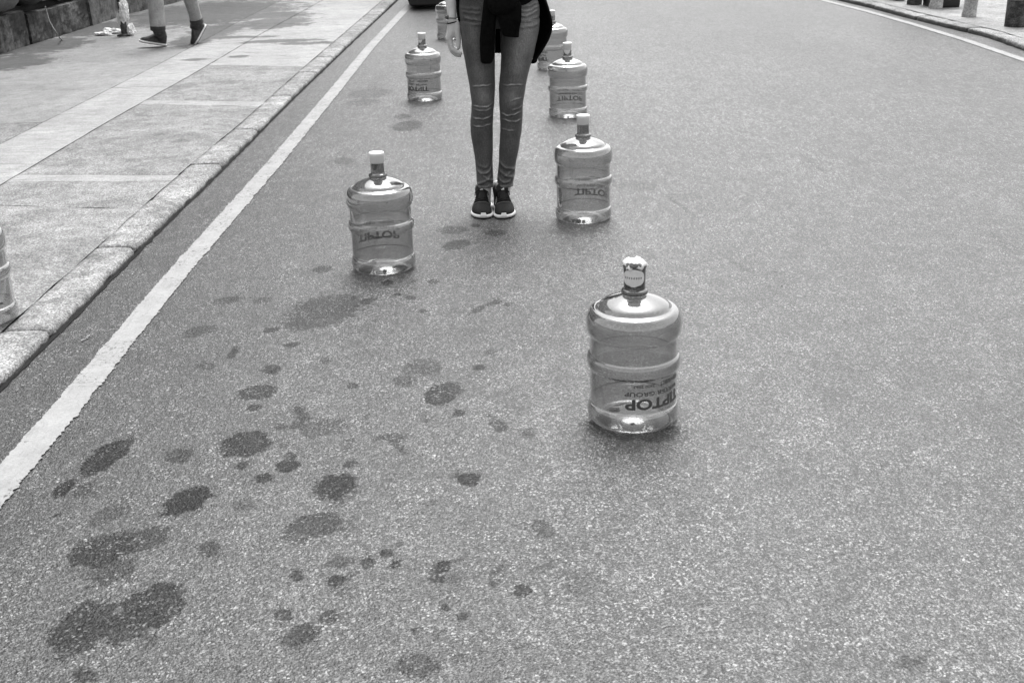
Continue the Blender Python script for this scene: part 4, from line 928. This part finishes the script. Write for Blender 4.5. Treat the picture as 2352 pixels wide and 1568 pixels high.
bollard(2137, 2168, 21, M_POSTL, R(6), 'pale bollard standing in front of the black trough')
bollard(2087, 2121, 12, M_POSTD, R(2), 'darkest bollard, farthest of the row up the road')
a, c = G(2120, 13, .052), G(2207, 17.5, .052)
def trough(x0, x1, y0, label):
    t = thing('planter_trough', ((x0+x1)/2, y0+.2, .052), label, 'planter'); w = (x1-x0)/2; b = MB()
    b.rings([[(-w*k, -.18*k, z), (w*k, -.18*k, z), (w*k, .18*k, z), (-w*k, .18*k, z)] for z, k in ((0, .94), (.02, .96), (.36, 1), (.36, 1.04), (.40, 1.04), (.40, .96), (.30, .94))]); o = b.obj('trough', M_BLACK, t, False)
    b = MB(); b.rings([[(-w*.93, -.165, z), (w*.93, -.165, z), (w*.93, .165, z), (-w*.93, .165, z)] for z in (.31, .33)]); b.obj('soil', M_JOINT, t, False)
trough(a.x-.0, c.x, c.y, 'low black trough behind the pale bollard')
a, c = G(2048, 1, .052), G(2080, 2, .052); trough(a.x, c.x, c.y, 'small black trough at the frame top left of the bollards')

# ------------------------------------------------------------------ parked car (only its low black end reaches into the frame)
CX0, CX1, CY0 = -1.30, .42, 16.12
car = thing('car', ((CX0+CX1)/2, CY0+2.1, 0), 'black parked car whose low dark end touches the top edge of the photo', 'car')
wc = (CX1-CX0)/2; M_CAR = simple('car_paint', .008, .25, .5, .05); M_GL = simple('car_glass', .01, .05, .6, .05); M_TY = simple('tyre_rubber', .012, .85, .2)
secs = [(-2.10, .84, .16, .58), (-2.02, .93, .13, .74), (-1.7, .98, .13, .90), (-1.0, 1, .14, .95), (0, 1, .14, .95), (1.1, 1, .14, .93), (1.7, .97, .14, .80), (2.0, .90, .15, .66), (2.10, .80, .18, .52)]
b = MB(); b.rings([[(-wc*k, y, z0+.06), (-wc*k*.96, y, z0), (wc*k*.96, y, z0), (wc*k, y, z0+.06), (wc*k, y, (z0+z1)*.55), (wc*k*.93, y, z1), (-wc*k*.93, y, z1), (-wc*k, y, (z0+z1)*.55)] for y, k, z0, z1 in secs])
o = b.obj('body', M_CAR, car); finish(o, bevel=.03)
b = MB(); b.rings([[(-wc*k, y, z0), (wc*k, y, z0), (wc*k*.82, y2, z1), (-wc*k*.82, y2, z1)] for y, y2, k, z0, z1 in ((-1.85, -1.35, .86, .9, 1.42), (-1.2, -1.0, .9, .93, 1.46), (.2, .1, .9, .93, 1.47), (1.15, .45, .86, .90, 1.42))]); o = b.obj('cabin', M_GL, car); finish(o, bevel=.03)
b = MB(); b.box(-wc*.9, wc*.9, -2.13, -1.98, .045, .17); o = b.obj('shade_skirt', M_BLACK, car, False); finish(o, bevel=.02)  # added low black piece standing in for the shadow under the car
for x in (-1, 1):
    for y in (-1.35, 1.35):
        b = MB(); b.lathe([(0, -.1), (.26, -.1), (.315, -.085), (.325, 0), (.315, .085), (.26, .1), (0, .1)], 36); o = b.obj('wheel', M_TY, car); o.rotation_euler = (0, R(90), 0); o.location = (x*(wc-.11), y, .325)
        b = MB(); b.lathe([(0, .102), (.19, .108), (.2, .104), (.2, .09), (0, .09)], 24); r2_ = b.obj('rim', M_WATCH, o)
    b = MB(); b.box(x*wc*.75-.14, x*wc*.75+.14, -2.115, -2.0, .60, .72); o = b.obj('tail_light', M_WATCH, car, False); finish(o, bevel=.02)
for p in protos: bpy.data.objects.remove(p)
